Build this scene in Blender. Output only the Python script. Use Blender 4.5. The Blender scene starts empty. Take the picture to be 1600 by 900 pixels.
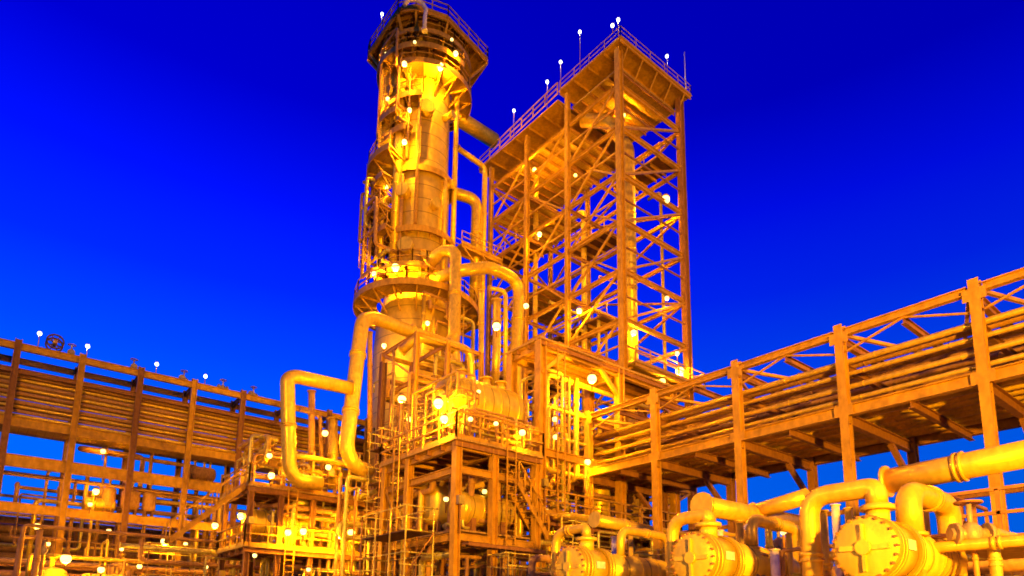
import bpy, math, random
from mathutils import Vector, Matrix
rnd = random.Random(7)
R_ = math.radians
S = bpy.context.scene
col = S.collection

# ---------------------------------------------------------------- camera
F, PX, PY = 1047.0, 816.0, 809.0
PITCH, ROLL, AZ, EYE = R_(9.65), R_(0.6), R_(50.4), 1.7
_f = Vector((math.cos(AZ)*math.cos(PITCH), math.sin(AZ)*math.cos(PITCH), math.sin(PITCH)))
_r = Vector((math.sin(AZ), -math.cos(AZ), 0))
_u = _r.cross(_f)
CR = math.cos(ROLL)*_r + math.sin(ROLL)*_u
CU = -math.sin(ROLL)*_r + math.cos(ROLL)*_u
CP = Vector((0, 0, EYE))
cd = bpy.data.cameras.new('camera')
cam = bpy.data.objects.new('camera', cd); col.objects.link(cam)
cd.sensor_fit = 'HORIZONTAL'; cd.sensor_width = 36
cd.lens = F/1600*36
cd.shift_x = (800-PX)/1600; cd.shift_y = (PY-450)/1600
cd.clip_end = 4000
m = Matrix((CR, CU, -_f)).transposed().to_4x4(); m.translation = CP
cam.matrix_world = m
S.camera = cam
def P(px, py, X=None, Y=None, Z=None, D=None):
    """a point of the place, read from the photograph's pixel and the plane it stands on"""
    d = _f*F + CR*(px-PX) + CU*(PY-py)
    if X is not None: t = X/d.x
    elif Y is not None: t = Y/d.y
    elif Z is not None: t = (Z-EYE)/d.z
    else: t = D/math.hypot(d.x, d.y)
    return CP + d*t

# ---------------------------------------------------------------- sky
W = bpy.data.worlds.new('World'); S.world = W; W.use_nodes = True
nt = W.node_tree; nt.nodes.clear()
N = lambda t: nt.nodes.new(t)
tc = N('ShaderNodeTexCoord'); sp = N('ShaderNodeSeparateXYZ'); nt.links.new(tc.outputs['Generated'], sp.inputs[0])
rp = N('ShaderNodeValToRGB'); nt.links.new(sp.outputs['Z'], rp.inputs[0])
el = rp.color_ramp.elements
stops = [(0.0, (0.0, 0.16, 0.95)), (0.25, (0.0, 0.12, 1.0)), (0.36, (0.0, 0.058, 1.0)), (0.45, (0.0, 0.02, 1.0)), (0.54, (0.0, 0.005, 0.95)), (0.64, (0.0, 0.0, 0.60)), (0.73, (0.0, 0.0, 0.54)), (0.85, (0.0, 0.0, 0.42)), (1.0, (0.0, 0.0, 0.2))]
el[0].position, el[0].color = stops[0][0], (*stops[0][1], 1)
el[1].position, el[1].color = stops[-1][0], (*stops[-1][1], 1)
for p, c in stops[1:-1]:
    e = el.new(p); e.color = (*c, 1)
bg = N('ShaderNodeBackground'); bg.inputs['Strength'].default_value = 1.0
az = N('ShaderNodeVectorMath'); az.operation = 'DOT_PRODUCT'; az.inputs[1].default_value = tuple(-_r)   # brighter towards the sunset side
nt.links.new(tc.outputs['Generated'], az.inputs[0])
nz = N('ShaderNodeTexNoise'); nz.inputs['Scale'].default_value = 1.6; nz.inputs['Detail'].default_value = 2
nt.links.new(tc.outputs['Generated'], nz.inputs['Vector'])
ad = N('ShaderNodeMath'); ad.operation = 'MULTIPLY_ADD'; ad.inputs[1].default_value = .35; nt.links.new(nz.outputs[0], ad.inputs[0]); nt.links.new(az.outputs['Value'], ad.inputs[2])
mr = N('ShaderNodeMapRange'); mr.inputs[1].default_value = -.45; mr.inputs[2].default_value = .75; mr.inputs[3].default_value = .74; mr.inputs[4].default_value = 1.12
nt.links.new(ad.outputs[0], mr.inputs[0])
mx = N('ShaderNodeMix'); mx.data_type = 'RGBA'; mx.blend_type = 'MULTIPLY'; mx.inputs[0].default_value = 1
nt.links.new(rp.outputs[0], mx.inputs[6]); nt.links.new(mr.outputs[0], mx.inputs[7])
nt.links.new(mx.outputs[2], bg.inputs[0])
wo = N('ShaderNodeOutputWorld'); nt.links.new(bg.outputs[0], wo.inputs[0])
S.view_settings.view_transform = 'Standard'; S.view_settings.look = 'None'
S.view_settings.exposure = 0.0; S.view_settings.gamma = 1.0; S.view_settings.use_curve_mapping = False
S.cycles.use_denoising = True
S.cycles.max_bounces = 5; S.cycles.diffuse_bounces = 3; S.cycles.glossy_bounces = 2
S.cycles.sample_clamp_indirect = 3.0
S.cycles.filter_width = 1.7
SODIUM = (1.0, 0.42, 0.008)
LAMPK = 3.5       # all the plant's lamps
FILLK = 1.25

# ---------------------------------------------------------------- materials
def mat(name, base, rough=.5, metal=0., var=.35, scale=1.5, dirt=(.16, .07, .02), dirt_amt=.35, bump=.15, bands=None):
    M = bpy.data.materials.new(name); M.use_nodes = True
    t = M.node_tree; b = t.nodes['Principled BSDF']
    n = lambda k: t.nodes.new(k)
    tcx = n('ShaderNodeTexCoord')
    a = n('ShaderNodeTexNoise'); a.inputs['Scale'].default_value = scale; a.inputs['Detail'].default_value = 6; a.inputs['Roughness'].default_value = .65
    t.links.new(tcx.outputs['Object'], a.inputs['Vector'])
    ra = n('ShaderNodeMapRange'); ra.inputs[1].default_value = .52; ra.inputs[2].default_value = .72; ra.inputs[3].default_value = 0; ra.inputs[4].default_value = dirt_amt
    t.links.new(a.outputs[0], ra.inputs[0])
    mixd = n('ShaderNodeMix'); mixd.data_type = 'RGBA'
    mixd.inputs[6].default_value = (*base, 1); mixd.inputs[7].default_value = (*dirt, 1)
    t.links.new(ra.outputs[0], mixd.inputs[0])
    # streaks stretched down the surface
    mp = n('ShaderNodeMapping'); mp.inputs['Scale'].default_value = (1.7, 1.7, .9)
    t.links.new(tcx.outputs['Object'], mp.inputs[0])
    s2 = n('ShaderNodeTexNoise'); s2.inputs['Scale'].default_value = scale*2.3; s2.inputs['Detail'].default_value = 4
    t.links.new(mp.outputs[0], s2.inputs['Vector'])
    rb = n('ShaderNodeMapRange'); rb.inputs[1].default_value = .3; rb.inputs[2].default_value = .7; rb.inputs[3].default_value = 1-var*.75; rb.inputs[4].default_value = 1+var*.4
    t.links.new(s2.outputs[0], rb.inputs[0])
    mul = n('ShaderNodeMix'); mul.data_type = 'RGBA'; mul.blend_type = 'MULTIPLY'; mul.inputs[0].default_value = 1
    t.links.new(mixd.outputs[2], mul.inputs[6]); t.links.new(rb.outputs[0], mul.inputs[7])
    src = mul.outputs[2]
    if bands:
        sz = n('ShaderNodeSeparateXYZ'); t.links.new(tcx.outputs['Object'], sz.inputs[0])
        ax, per = bands
        mm = n('ShaderNodeMath'); mm.operation = 'MULTIPLY'; mm.inputs[1].default_value = 1/per; t.links.new(sz.outputs[ax], mm.inputs[0])
        fr = n('ShaderNodeMath'); fr.operation = 'FRACT'; t.links.new(mm.outputs[0], fr.inputs[0])
        lt = n('ShaderNodeMath'); lt.operation = 'LESS_THAN'; lt.inputs[1].default_value = .06; t.links.new(fr.outputs[0], lt.inputs[0])
        mb_ = n('ShaderNodeMix'); mb_.data_type = 'RGBA'; mb_.inputs[7].default_value = (*[c*.45 for c in base], 1)
        t.links.new(lt.outputs[0], mb_.inputs[0]); t.links.new(src, mb_.inputs[6]); src = mb_.outputs[2]
    t.links.new(src, b.inputs['Base Color'])
    rr = n('ShaderNodeMapRange'); rr.inputs[3].default_value = max(.08, rough-.12); rr.inputs[4].default_value = min(1, rough+.2)
    t.links.new(a.outputs[0], rr.inputs[0]); t.links.new(rr.outputs[0], b.inputs['Roughness'])
    b.inputs['Metallic'].default_value = metal
    b.inputs['Specular IOR Level'].default_value = .3
    b.inputs['Specular Tint'].default_value = (1, .78, .12, 1)
    if bump:
        bp = n('ShaderNodeBump'); bp.inputs['Strength'].default_value = bump; bp.inputs['Distance'].default_value = .03
        t.links.new(s2.outputs[0], bp.inputs['Height']); t.links.new(bp.outputs[0], b.inputs['Normal'])
    return M
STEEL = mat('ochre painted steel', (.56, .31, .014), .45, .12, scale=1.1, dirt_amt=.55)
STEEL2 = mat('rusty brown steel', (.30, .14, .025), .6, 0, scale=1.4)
DARK = mat('dark grating steel', (.12, .055, .02), .7, 0, scale=2, dirt_amt=.2)
GRATE = mat('galvanised deck grating', (.46, .29, .04), .6, .1, scale=2.2, bands=(0, .45))
CLAD = mat('insulation cladding', (.66, .44, .03), .34, .3, scale=.8, var=.25, dirt_amt=.25, bands=(2, 1.2))
PIPE = mat('clad pipe sheet', (.82, .55, .03), .30, .42, scale=1.6, var=.28, dirt_amt=.3)
PIPE2 = mat('weathered pipe paint', (.46, .25, .04), .5, .05, scale=2.1, dirt_amt=.5)
VESSEL = mat('vessel jacket sheet', (.84, .60, .03), .32, .4, scale=.9, var=.3, dirt_amt=.35, bands=(0, .9))
PIPE3 = mat('dull aluminium jacket', (.66, .55, .06), .3, .45, scale=2.5, dirt_amt=.25)
VALVE = mat('grey valve paint', (.34, .26, .09), .45, .2, scale=3)
CONC = mat('stained concrete', (.36, .30, .2), .85, 0, scale=.7, dirt_amt=.4, bump=.3)
GRAVEL = mat('crushed stone', (.22, .18, .13), .95, 0, scale=5, bump=.5)
WHITEP = mat('pale galvanised tube', (.78, .70, .35), .4, .1, scale=3, dirt_amt=.15)
def emit(name, c, k):
    M = bpy.data.materials.new(name); M.use_nodes = True; b = M.node_tree.nodes['Principled BSDF']
    b.inputs['Base Color'].default_value = (.8, .8, .8, 1)
    b.inputs['Emission Color'].default_value = (*c, 1); b.inputs['Emission Strength'].default_value = k
    return M
BULB = emit('sodium lamp glass', (1, .80, .17), 3.0)
BULBW = emit('mercury lamp glass', (.8, .88, 1), 5)

# ---------------------------------------------------------------- mesh builder
class MB:
    def __init__(s): s.v = []; s.f = []; s.sm = []; s.marks = []; s.depth = 0
    def quadbox(s, c, ax, ay, az):
        b = len(s.v)
        for i in (-1, 1):
            for j in (-1, 1):
                for k in (-1, 1): s.v.append(c+ax*i+ay*j+az*k)
        for q in ((0,1,3,2),(4,6,7,5),(0,4,5,1),(2,3,7,6),(0,2,6,4),(1,5,7,3)):
            s.f.append([b+x for x in q]); s.sm.append(False)
        return s
    def box(s, a, b):
        a = Vector(a); b = Vector(b); h = (b-a)/2
        return s.quadbox((a+b)/2, Vector((h.x,0,0)), Vector((0,h.y,0)), Vector((0,0,h.z)))
    def bar(s, a, b, w, h=None):
        a = Vector(a); b = Vector(b); h = h or w
        d = b-a; L = d.length
        if L < 1e-5: return s
        d /= L; up = Vector((0,0,1)) if abs(d.z) < .9 else Vector((1,0,0))
        x = d.cross(up).normalized(); y = x.cross(d)
        return s.quadbox((a+b)/2, d*L/2, x*w/2, y*h/2)
    def ibeam(s, a, b, w, h=None, rot=False):
        """rolled H section from a to b"""
        a = Vector(a); b = Vector(b); h = h or w; t = min(w, h)*.14
        d = (b-a); L = d.length
        if L < 1e-5: return s
        d /= L; up = Vector((0,0,1)) if abs(d.z) < .9 else (Vector((0,1,0)) if rot else Vector((1,0,0)))
        x = d.cross(up).normalized(); y = x.cross(d); c = (a+b)/2
        s.quadbox(c, d*L/2, x*t/2, y*(h/2-t))
        s.quadbox(c+y*(h/2-t/2), d*L/2, x*w/2, y*t/2)
        s.quadbox(c-y*(h/2-t/2), d*L/2, x*w/2, y*t/2)
        return s
    def tube(s, pts, r, seg=10, bend=0, cap=True):
        pts = [Vector(p) for p in pts]
        if bend and len(pts) > 2: pts = fillet(pts, bend)
        b0 = len(s.v); n = len(pts); prev = None
        for i, p in enumerate(pts):
            d = (pts[min(i+1, n-1)]-pts[max(i-1, 0)]).normalized()
            if prev is None:
                up = Vector((0,0,1)) if abs(d.z) < .9 else Vector((1,0,0))
                x = d.cross(up).normalized()
            else: x = (prev-d*prev.dot(d)).normalized()
            prev = x; y = x.cross(d)
            rr = r[i] if isinstance(r, (list, tuple)) else r
            for k in range(seg):
                a = 2*math.pi*k/seg; s.v.append(p+x*math.cos(a)*rr+y*math.sin(a)*rr)
        for i in range(n-1):
            for k in range(seg):
                k2 = (k+1) % seg; o = b0+i*seg
                s.f.append([o+k, o+k2, o+seg+k2, o+seg+k]); s.sm.append(True)
        if cap:
            s.f.append([b0+k for k in range(seg)][::-1]); s.sm.append(False)
            s.f.append([b0+(n-1)*seg+k for k in range(seg)]); s.sm.append(False)
        return s
    def disc(s, c, d, r, t, seg=16):
        c = Vector(c); d = Vector(d).normalized()
        return s.tube([c-d*t/2, c+d*t/2], r, seg)
    def lathe(s, c, prof, seg=40):
        """profile of (radius, z) turned about the vertical through c"""
        c = Vector(c); b0 = len(s.v)
        for r, z in prof:
            for k in range(seg):
                a = 2*math.pi*k/seg; s.v.append(Vector((c.x+r*math.cos(a), c.y+r*math.sin(a), z)))
        for i in range(len(prof)-1):
            for k in range(seg):
                k2 = (k+1) % seg; o = b0+i*seg
                s.f.append([o+k, o+k2, o+seg+k2, o+seg+k]); s.sm.append(True)
        return s
    def sphere(s, c, r, seg=12, rings=8, sc=(1,1,1)):
        c = Vector(c); b0 = len(s.v)
        for i in range(rings+1):
            th = math.pi*i/rings
            for k in range(seg):
                a = 2*math.pi*k/seg
                s.v.append(c+Vector((r*sc[0]*math.sin(th)*math.cos(a), r*sc[1]*math.sin(th)*math.sin(a), r*sc[2]*math.cos(th))))
        for i in range(rings):
            for k in range(seg):
                k2 = (k+1) % seg; o = b0+i*seg
                s.f.append([o+k, o+seg+k, o+seg+k2, o+k2]); s.sm.append(True)
        return s
    def sector(s, c, z, r0, r1, a0, a1, t=.12, n=None):
        """flat ring sector, angles in degrees"""
        n = n or max(3, int(abs(a1-a0)/9)); b0 = len(s.v)
        for i in range(n+1):
            a = R_(a0+(a1-a0)*i/n); ca, sa = math.cos(a), math.sin(a)
            for r, zz in ((r0, z), (r1, z), (r1, z-t), (r0, z-t)):
                s.v.append(Vector((c[0]+r*ca, c[1]+r*sa, zz)))
        for i in range(n):
            o = b0+i*4
            for k in range(4):
                k2 = (k+1) % 4; s.f.append([o+k, o+4+k, o+4+k2, o+k2]); s.sm.append(False)
        s.f.append([b0, b0+1, b0+2, b0+3]); s.sm.append(False)
        o = b0+n*4; s.f.append([o+3, o+2, o+1, o]); s.sm.append(False)
        return s
    def rail(s, pts, h=1.1, step=1.6, r=.035):
        pts = [Vector(p) for p in pts]; up = Vector((0,0,1))
        for a, b in zip(pts, pts[1:]):
            L = (b-a).length; k = max(1, round(L/step))
            for i in range(k+1):
                p = a.lerp(b, i/k); s.bar(p, p+up*h, r*2)
            for z in (h, h*.55): s.bar(a+up*z, b+up*z, r*2)
            s.bar(a+up*.08, b+up*.08, .02, .15)
        return s
    def each(s, name, m, root, parent=None):
        """every piece added so far becomes a part of its own"""
        ends = s.marks[1:]+[(len(s.v), len(s.f))]
        for (v0, f0), (v1, f1) in zip(s.marks, ends):
            if f1 == f0: continue
            q = MB(); q.v = s.v[v0:v1]; q.f = [[i-v0 for i in f] for f in s.f[f0:f1]]; q.sm = s.sm[f0:f1]
            q.build(name, m, root, parent)
    def build(s, name, m, root=None, parent=None, loc=None):
        me = bpy.data.meshes.new(name)
        o0 = Vector(root['_loc']) if root else Vector(loc or (0,0,0))
        me.from_pydata([v-o0 for v in s.v], [], s.f)
        me.polygons.foreach_set('use_smooth', s.sm)
        me.materials.append(m); me.update()
        o = bpy.data.objects.new(name, me); col.objects.link(o)
        if parent is not None: o.parent = parent
        elif root is not None: o.parent = root
        else: o.location = o0
        return o
def _piece(fn):
    def g_(s, *a, **k):
        if s.depth == 0: s.marks.append((len(s.v), len(s.f)))
        s.depth += 1
        try: return fn(s, *a, **k)
        finally: s.depth -= 1
    return g_
for _k in ('quadbox', 'box', 'bar', 'ibeam', 'tube', 'disc', 'lathe', 'sphere', 'sector', 'rail'): setattr(MB, _k, _piece(getattr(MB, _k)))
def fillet(pts, R, n=6):
    pts = [p for i, p in enumerate(pts) if i == 0 or (p-pts[i-1]).length > 1e-3]
    out = [pts[0]]
    for a, b, c in zip(pts, pts[1:], pts[2:]):
        d1 = (a-b); d2 = (c-b); l1, l2 = d1.length, d2.length; d1.normalize(); d2.normalize()
        ang = d1.angle(d2)
        if ang > math.pi-.05: out.append(b); continue
        t = min(R/math.tan(ang/2), l1*.49, l2*.49)
        p, q = b+d1*t, b+d2*t
        for i in range(n+1):
            k = i/n; out.append(p*(1-k)**2+b*2*k*(1-k)+q*k*k)
    out.append(pts[-1]); return out
def tag(o, label, cat, group=None):
    o['label'] = label; o['category'] = cat
    if group: o['group'] = group
    return o
def thing(name, loc, label, cat, group=None):
    o = bpy.data.objects.new(name, None); col.objects.link(o)
    o.location = Vector(loc); o['_loc'] = tuple(loc); o.empty_display_size = .3
    return tag(o, label, cat, group)
def clone(src, loc, label=None, rz=0, group=None):
    r = src.copy(); col.objects.link(r); r.location = Vector(loc); r.rotation_euler = (0, 0, rz); r['_loc'] = tuple(loc)
    if label: r['label'] = label
    if group: r['group'] = group
    for ch in list(src.children):
        c = ch.copy(); col.objects.link(c); c.parent = r
        for g in list(ch.children):
            d = g.copy(); col.objects.link(d); d.parent = c
    return r
V = Vector

# ---------------------------------------------------------------- ground
g = MB(); g.v += [V((-900,-900,0)), V((1500,-900,0)), V((1500,1500,0)), V((-900,1500,0))]; g.f.append([0,1,2,3]); g.sm.append(False)
o = g.build('ground', GRAVEL); o['kind'] = 'structure'
g = MB().box((-6,-20,.0), (70,70,.12)); o = g.build('pavement', CONC); o['kind'] = 'structure'

# ---------------------------------------------------------------- lamps
_lamps = {}
def lamp(p, label, kind='flood', power=900, group='sodium lamps fixed around the plant', r=.22, drop=.6, col_=None, light=True):
    """kind: flood = bracket, housing and lit globe; pole = tall thin stem with a head, standing on a deck"""
    p = V(p); r *= .74 if kind != 'pole' else .62
    key = (kind, r, drop)
    if key not in _lamps:
        t = thing('plant_lamp', p, label, 'lamp', group)
        if kind == 'pole':
            MB().tube([p-V((0,0,drop)), p-V((0,0,.1))], .03, 6).build('stem', STEEL2, t)
            MB().disc(p+V((0,0,r*.9)), (0,0,1), r*.8, .08, 10).build('cap', WHITEP, t)
            MB().sphere(p, r, 10, 7, (1,1,1.15)).build('globe', BULBW, t)
        else:
            MB().tube([p+V((0,0,-drop)), p+V((0,0,r*1.2))], .035, 6).build('bracket', STEEL2, t)
            MB().tube([p+V((0,0,r*.7)), p+V((0,0,r*1.35))], [r*1.05, r*.5], 10).build('housing', STEEL2, t)
            MB().sphere(p, r, 10, 7).build('globe', BULB, t)
        _lamps[key] = t
    else:
        t = clone(_lamps[key], p, label, group=group)
    for c in t.children:
        if c.type == 'LIGHT': bpy.data.objects.remove(c)
    if light and power:
        ld = bpy.data.lights.new('lamp_light', 'POINT'); ld.energy = power*LAMPK; ld.color = col_ or SODIUM
        ld.shadow_soft_size = r*1.02
        lo = bpy.data.objects.new('lamp_light', ld); col.objects.link(lo); lo.parent = t
        for c in t.children:
            if c.name.startswith('globe') or c.name.startswith('housing'): c.visible_shadow = True
        ld.use_shadow = True
        lo.location = (0, 0, -r*1.3)
        ld.shadow_soft_size = r*.25
    return t
def flood(p, target, label, energy, size=60, group='floodlight masts added around the plant', h=None):
    p = V(p); target = V(target)
    t = thing('fill_mast', (p.x, p.y, 0), label, 'floodlight mast', group)
    MB().tube([V((p.x,p.y,0)), V((p.x,p.y,p.z-.3))], [.25,.12], 10).build('mast', STEEL2, t)
    MB().bar(p+V((-1.2,0,-.5)), p+V((1.2,0,-.5)), .12).build('crossarm', STEEL2, t)
    d = (target-p).normalized()
    for k in (-.8, .8):
        c = p+V((k,0,0)); MB().disc(c-d*.2, d, .35, .4, 14).build('lamp_head', DARK, t)
        MB().disc(c+d*.02, d, .32, .02, 14).build('lens', BULB, t)
    ld = bpy.data.lights.new('floodlight', 'SPOT'); ld.energy = energy*FILLK; ld.color = SODIUM; ld.spot_size = R_(size); ld.spot_blend = .5; ld.shadow_soft_size = .6
    lo = bpy.data.objects.new('floodlight', ld); col.objects.link(lo); lo.parent = t
    lo.location = p+d*.4-V((p.x,p.y,0)); lo.rotation_euler = d.to_track_quat('-Z', 'Y').to_euler()
    return t
exec_lamps = []

# ---------------------------------------------------------------- right pipe rack
rk = thing('pipe_rack', (27, 10, 0), 'long ochre steel pipe rack on tall posts at the right, high above the exchangers', 'pipe rack')
XR, XB = 24.0, 30.0
YS = [6.2+4.37*k for k in range(-4, 6)]
ZT, ZG = 12.75, 9.75
for i, y in enumerate(YS):
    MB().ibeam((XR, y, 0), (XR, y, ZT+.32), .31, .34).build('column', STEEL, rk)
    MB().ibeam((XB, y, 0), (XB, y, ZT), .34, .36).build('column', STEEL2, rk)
    MB().ibeam((XR, y, ZG-.28), (XB, y, ZG-.28), .24, .42).build('cross_beam', STEEL2, rk)
    MB().ibeam((XR, y, ZT-.25), (XB, y, ZT-.25), .2, .32).build('cross_beam', STEEL2, rk)
    MB().ibeam((XR+.2, y, 11.5), (XB-.2, y, 11.5), .18, .26).build('cross_beam', STEEL2, rk)
    MB().bar((XB, y, 7.6), (XB-2.2, y, ZG-.5), .2).build('knee_brace', STEEL2, rk)
    if i < len(YS)-1:
        y2 = YS[i+1]; ym = (y+y2)/2
        MB().ibeam((XR, y+.22, ZT), (XR, y2-.22, ZT), .24, .28).build('top_beam', STEEL, rk)
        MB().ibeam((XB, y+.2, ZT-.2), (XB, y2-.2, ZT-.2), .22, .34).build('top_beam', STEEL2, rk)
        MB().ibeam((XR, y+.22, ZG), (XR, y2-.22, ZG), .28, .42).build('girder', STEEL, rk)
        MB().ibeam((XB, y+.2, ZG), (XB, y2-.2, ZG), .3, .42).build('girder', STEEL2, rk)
        MB().ibeam((XB, y+.2, ZG-2.6), (XB, y2-.2, ZG-2.6), .16, .2).build('tie_beam', STEEL2, rk)
        MB().ibeam((XR, ym, ZG-.28), (XB, ym, ZG-.28), .18, .3).build('cross_beam', STEEL2, rk)
        MB().ibeam((XR, ym, ZT-.25), (XB, ym, ZT-.25), .16, .26).build('cross_beam', STEEL2, rk)
        b = MB(); b.bar((XR+.1, y+.2, ZT-.1), (XB-.1, ym, ZT-.1), .12); b.bar((XB-.1, ym, ZT-.12), (XR+.1, y2-.2, ZT-.12), .12)
        b.each('plan_brace', STEEL, rk)
        b = MB(); b.bar((XR, y+.2, 12.0), (XR, ym, ZT-.15), .07); b.bar((XR, ym, ZT-.15), (XR, y2-.2, 12.0), .07); b.each('web_brace', STEEL, rk)
y0, y1 = YS[0]-.5, YS[-1]+.4
def straight_pipe(a, b, r, label, mt=PIPE, group=None, supports=True, name='pipe', seams=3.0, seg=12):
    a = V(a); b = V(b); t = thing(name, a, label, 'pipe', group)
    MB().tube([a, b], r, seg).build('pipe_run', mt, t)
    d = (b-a); L = d.length; d.normalize(); k = max(1, int(L/seams))
    q = MB()
    for i in range(1, k): q.disc(a+d*(L*i/k+rnd.uniform(-.4,.4)), d, r*1.13, .05, seg)
    q.build('seam', mt, t)
    if supports:
        q = MB()
        for i in range(k+1):
            c = a+d*(L*min(.98,max(.02,i/k))); q.box(c+V((-r*.5,-r*.5,-r*1.45)), c+V((r*.5,r*.5,-r*.8)))
        q.each('shoe', STEEL2, t)
    return t
for y in YS:
    q = MB()
    for z in (ZG-.02, ZT-.22): q.quadbox(V((XR-.155, y, z)), V((.012,0,0)), V((0,.34,0)), V((0,0,.2)))
    q.each('gusset', STEEL, rk)
for k, (z, r) in enumerate(((11.72, .11), (11.25, .085), (10.75, .10), (10.28, .085))):
    straight_pipe((XR+.34, y0, z), (XR+.34, y1, z), r, ['topmost', 'second from the top', 'third from the top', 'lowest'][k]+' of four pipes on the front face of the right rack', PIPE, 'pipes along the front face of the right rack', supports=False)
for k, r in enumerate((.16, .24, .12, .2, .14, .28, .12, .18)):
    x = XR+.85+k*.66
    straight_pipe((x, y0, ZG+.07+r), (x, y1, ZG+.07+r), r, ['nearest to the front girder','second','third','fourth','fifth','sixth','seventh','farthest from the front girder'][k]+' pipe on the lower deck of the right rack', PIPE, 'pipes lying across the lower deck of the right rack', supports=False)
for k, r in enumerate((.22, .14, .3, .16, .2)):
    x = XR+1.0+k*1.05
    straight_pipe((x, y0, 11.66+r), (x, y1, 11.66+r), r, ['frontmost','second','third','fourth','rearmost'][k]+' dark pipe on the upper cross beams of the right rack', PIPE2, 'pipes lying on the upper beams of the right rack', supports=False)  # darker pipe colour stands in for the shade between the front pipes

# ---------------------------------------------------------------- left pipe rack
lk = thing('pipe_rack', (10, 52, 0), 'distant brown pipe rack at the left with a stack of pipes under its top beam', 'pipe rack')
YL, YLB = 50.0, 52.4
XS = [4.2+3.37*k for k in range(-4, 8)]
for i, x in enumerate(XS):
    MB().ibeam((x, YL, 0), (x, YL, 19.2), .34, .36).build('column', STEEL2 if i % 2 else STEEL, lk)
    MB().ibeam((x, YLB, 0), (x, YLB, 19.0), .32, .34).build('column', STEEL2, lk)
    for z in (18.7, 14.0, 11.5, 8.7): MB().ibeam((x, YL, z), (x, YLB, z), .2, .32).build('cross_beam', STEEL2, lk)
    if i < len(XS)-1:
        x2 = XS[i+1]
        for (z, h, m_) in ((18.75, .45, STEEL), (17.2, .3, STEEL2), (14.0, .6, STEEL), (11.6, .75, STEEL), (8.75, .6, STEEL), (5.4, .4, STEEL2)):
            MB().ibeam((x+.18, YL, z), (x2-.18, YL, z), .26, h).build('girder', m_, lk)
        MB().ibeam((x+.18, YLB, 18.6), (x2-.18, YLB, 18.6), .2, .4).build('girder', STEEL2, lk)
d = MB().box((XS[0], YL+.3, 13.72), (XS[-1], YLB-.2, 13.78)); d.build('deck', GRATE, lk)
HN = ['lowest','second from the bottom','third from the bottom','fourth from the bottom','fifth from the bottom','fifth from the top','fourth from the top','third from the top','second from the top','topmost']
for k in range(10):
    z = 14.5+k*.285; r = (.13, .12, .11, .14, .1, .13, .12, .14, .11, .13)[k]
    straight_pipe((XS[0]-.4, YL+.42, z), (XS[-1]+.4, YL+.42, z), r, HN[k]+' pipe in the stack along the left pipe rack', PIPE2 if k % 2 else PIPE, 'stacked pipes along the left rack', supports=False)
OL7 = ['lowest','second lowest','third lowest','middle','third highest','second highest','highest']
for k in range(7):
    straight_pipe((XS[0]-.4, YL+1.1, 14.6+k*.44), (XS[-1]+.4, YL+1.1, 14.6+k*.44), .21, OL7[k]+' thick rusty pipe behind the stacked pipes of the left rack', PIPE2, 'pipes behind the stack on the left rack', supports=False)
# equipment on the levels of the left rack
def drum_small(c, r, L, ax, label, mt=VESSEL, name='vessel', group=None, saddle=.5):
    c = V(c); ax = V(ax).normalized(); t = thing(name, c-V((0,0,r+saddle)), label, 'vessel', group)
    n = 7; path = []; rad = []
    for i in range(n): a = math.pi/2*i/(n-1); path.append(c-ax*(L/2+r*.5*math.cos(a))); rad.append(max(.02, r*math.sin(a)))
    for i in range(n): a = math.pi/2*(1-i/(n-1)); path.append(c+ax*(L/2+r*.5*math.cos(a))); rad.append(max(.02, r*math.sin(a)))
    MB().tube(path, rad, 28).build('shell', mt, t)
    side = ax.cross(V((0,0,1))).normalized()
    for s_ in (-.33, .33):
        q = MB(); cc = c+ax*L*s_; q.quadbox(cc-V((0,0,r*.75+saddle/2)), ax*.12, side*r*.75, V((0,0,r*.25+saddle/2)))
        q.build('saddle', STEEL2, t)
    q = MB()
    for s_ in (-.45, -.15, .15, .45): q.disc(c+ax*L*s_, ax, r*1.02, .07, 28)
    q.build('seam', mt, t)
    for s_ in (-.3, .12, .38):
        b = MB(); p = c+ax*L*s_; b.tube([p+V((0,0,r*.9)), p+V((0,0,r+.35))], r*.16, 12); b.disc(p+V((0,0,r+.37)), (0,0,1), r*.26, .08, 14)
        b.build('nozzle', PIPE, t)
    return t
def vdrum(c, r, z0, z1, label, mt=VESSEL, name='vertical_vessel', group=None):
    c = V((c[0], c[1], z0)); t = thing(name, c, label, 'vessel', group)
    prof = [(0.02, z0+.45)]+[(r*math.sin(math.pi/2*i/6), z0+.45+r*.5*(1-math.cos(math.pi/2*i/6))) for i in range(1,7)]
    prof += [(r, z1-r*.5)]+[(r*math.cos(math.pi/2*i/6), z1-r*.5+r*.5*math.sin(math.pi/2*i/6)) for i in range(1,6)]+[(.02, z1)]
    MB().lathe(c, prof, 28).build('shell', mt, t)
    q = MB()
    for a in range(4):
        aa = math.pi/4+a*math.pi/2; p = c+V((math.cos(aa)*r*.8, math.sin(aa)*r*.8, 0)); q.bar(p, p+V((0,0,1.0)), .12)
    q.each('leg', STEEL2, t)
    b = MB(); b.tube([V((c.x,c.y,z1-.05)), V((c.x,c.y,z1+.5))], r*.18, 10); b.disc((c.x,c.y,z1+.5), (0,0,1), r*.3, .08, 12); b.build('nozzle', PIPE, t)
    return t

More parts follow.
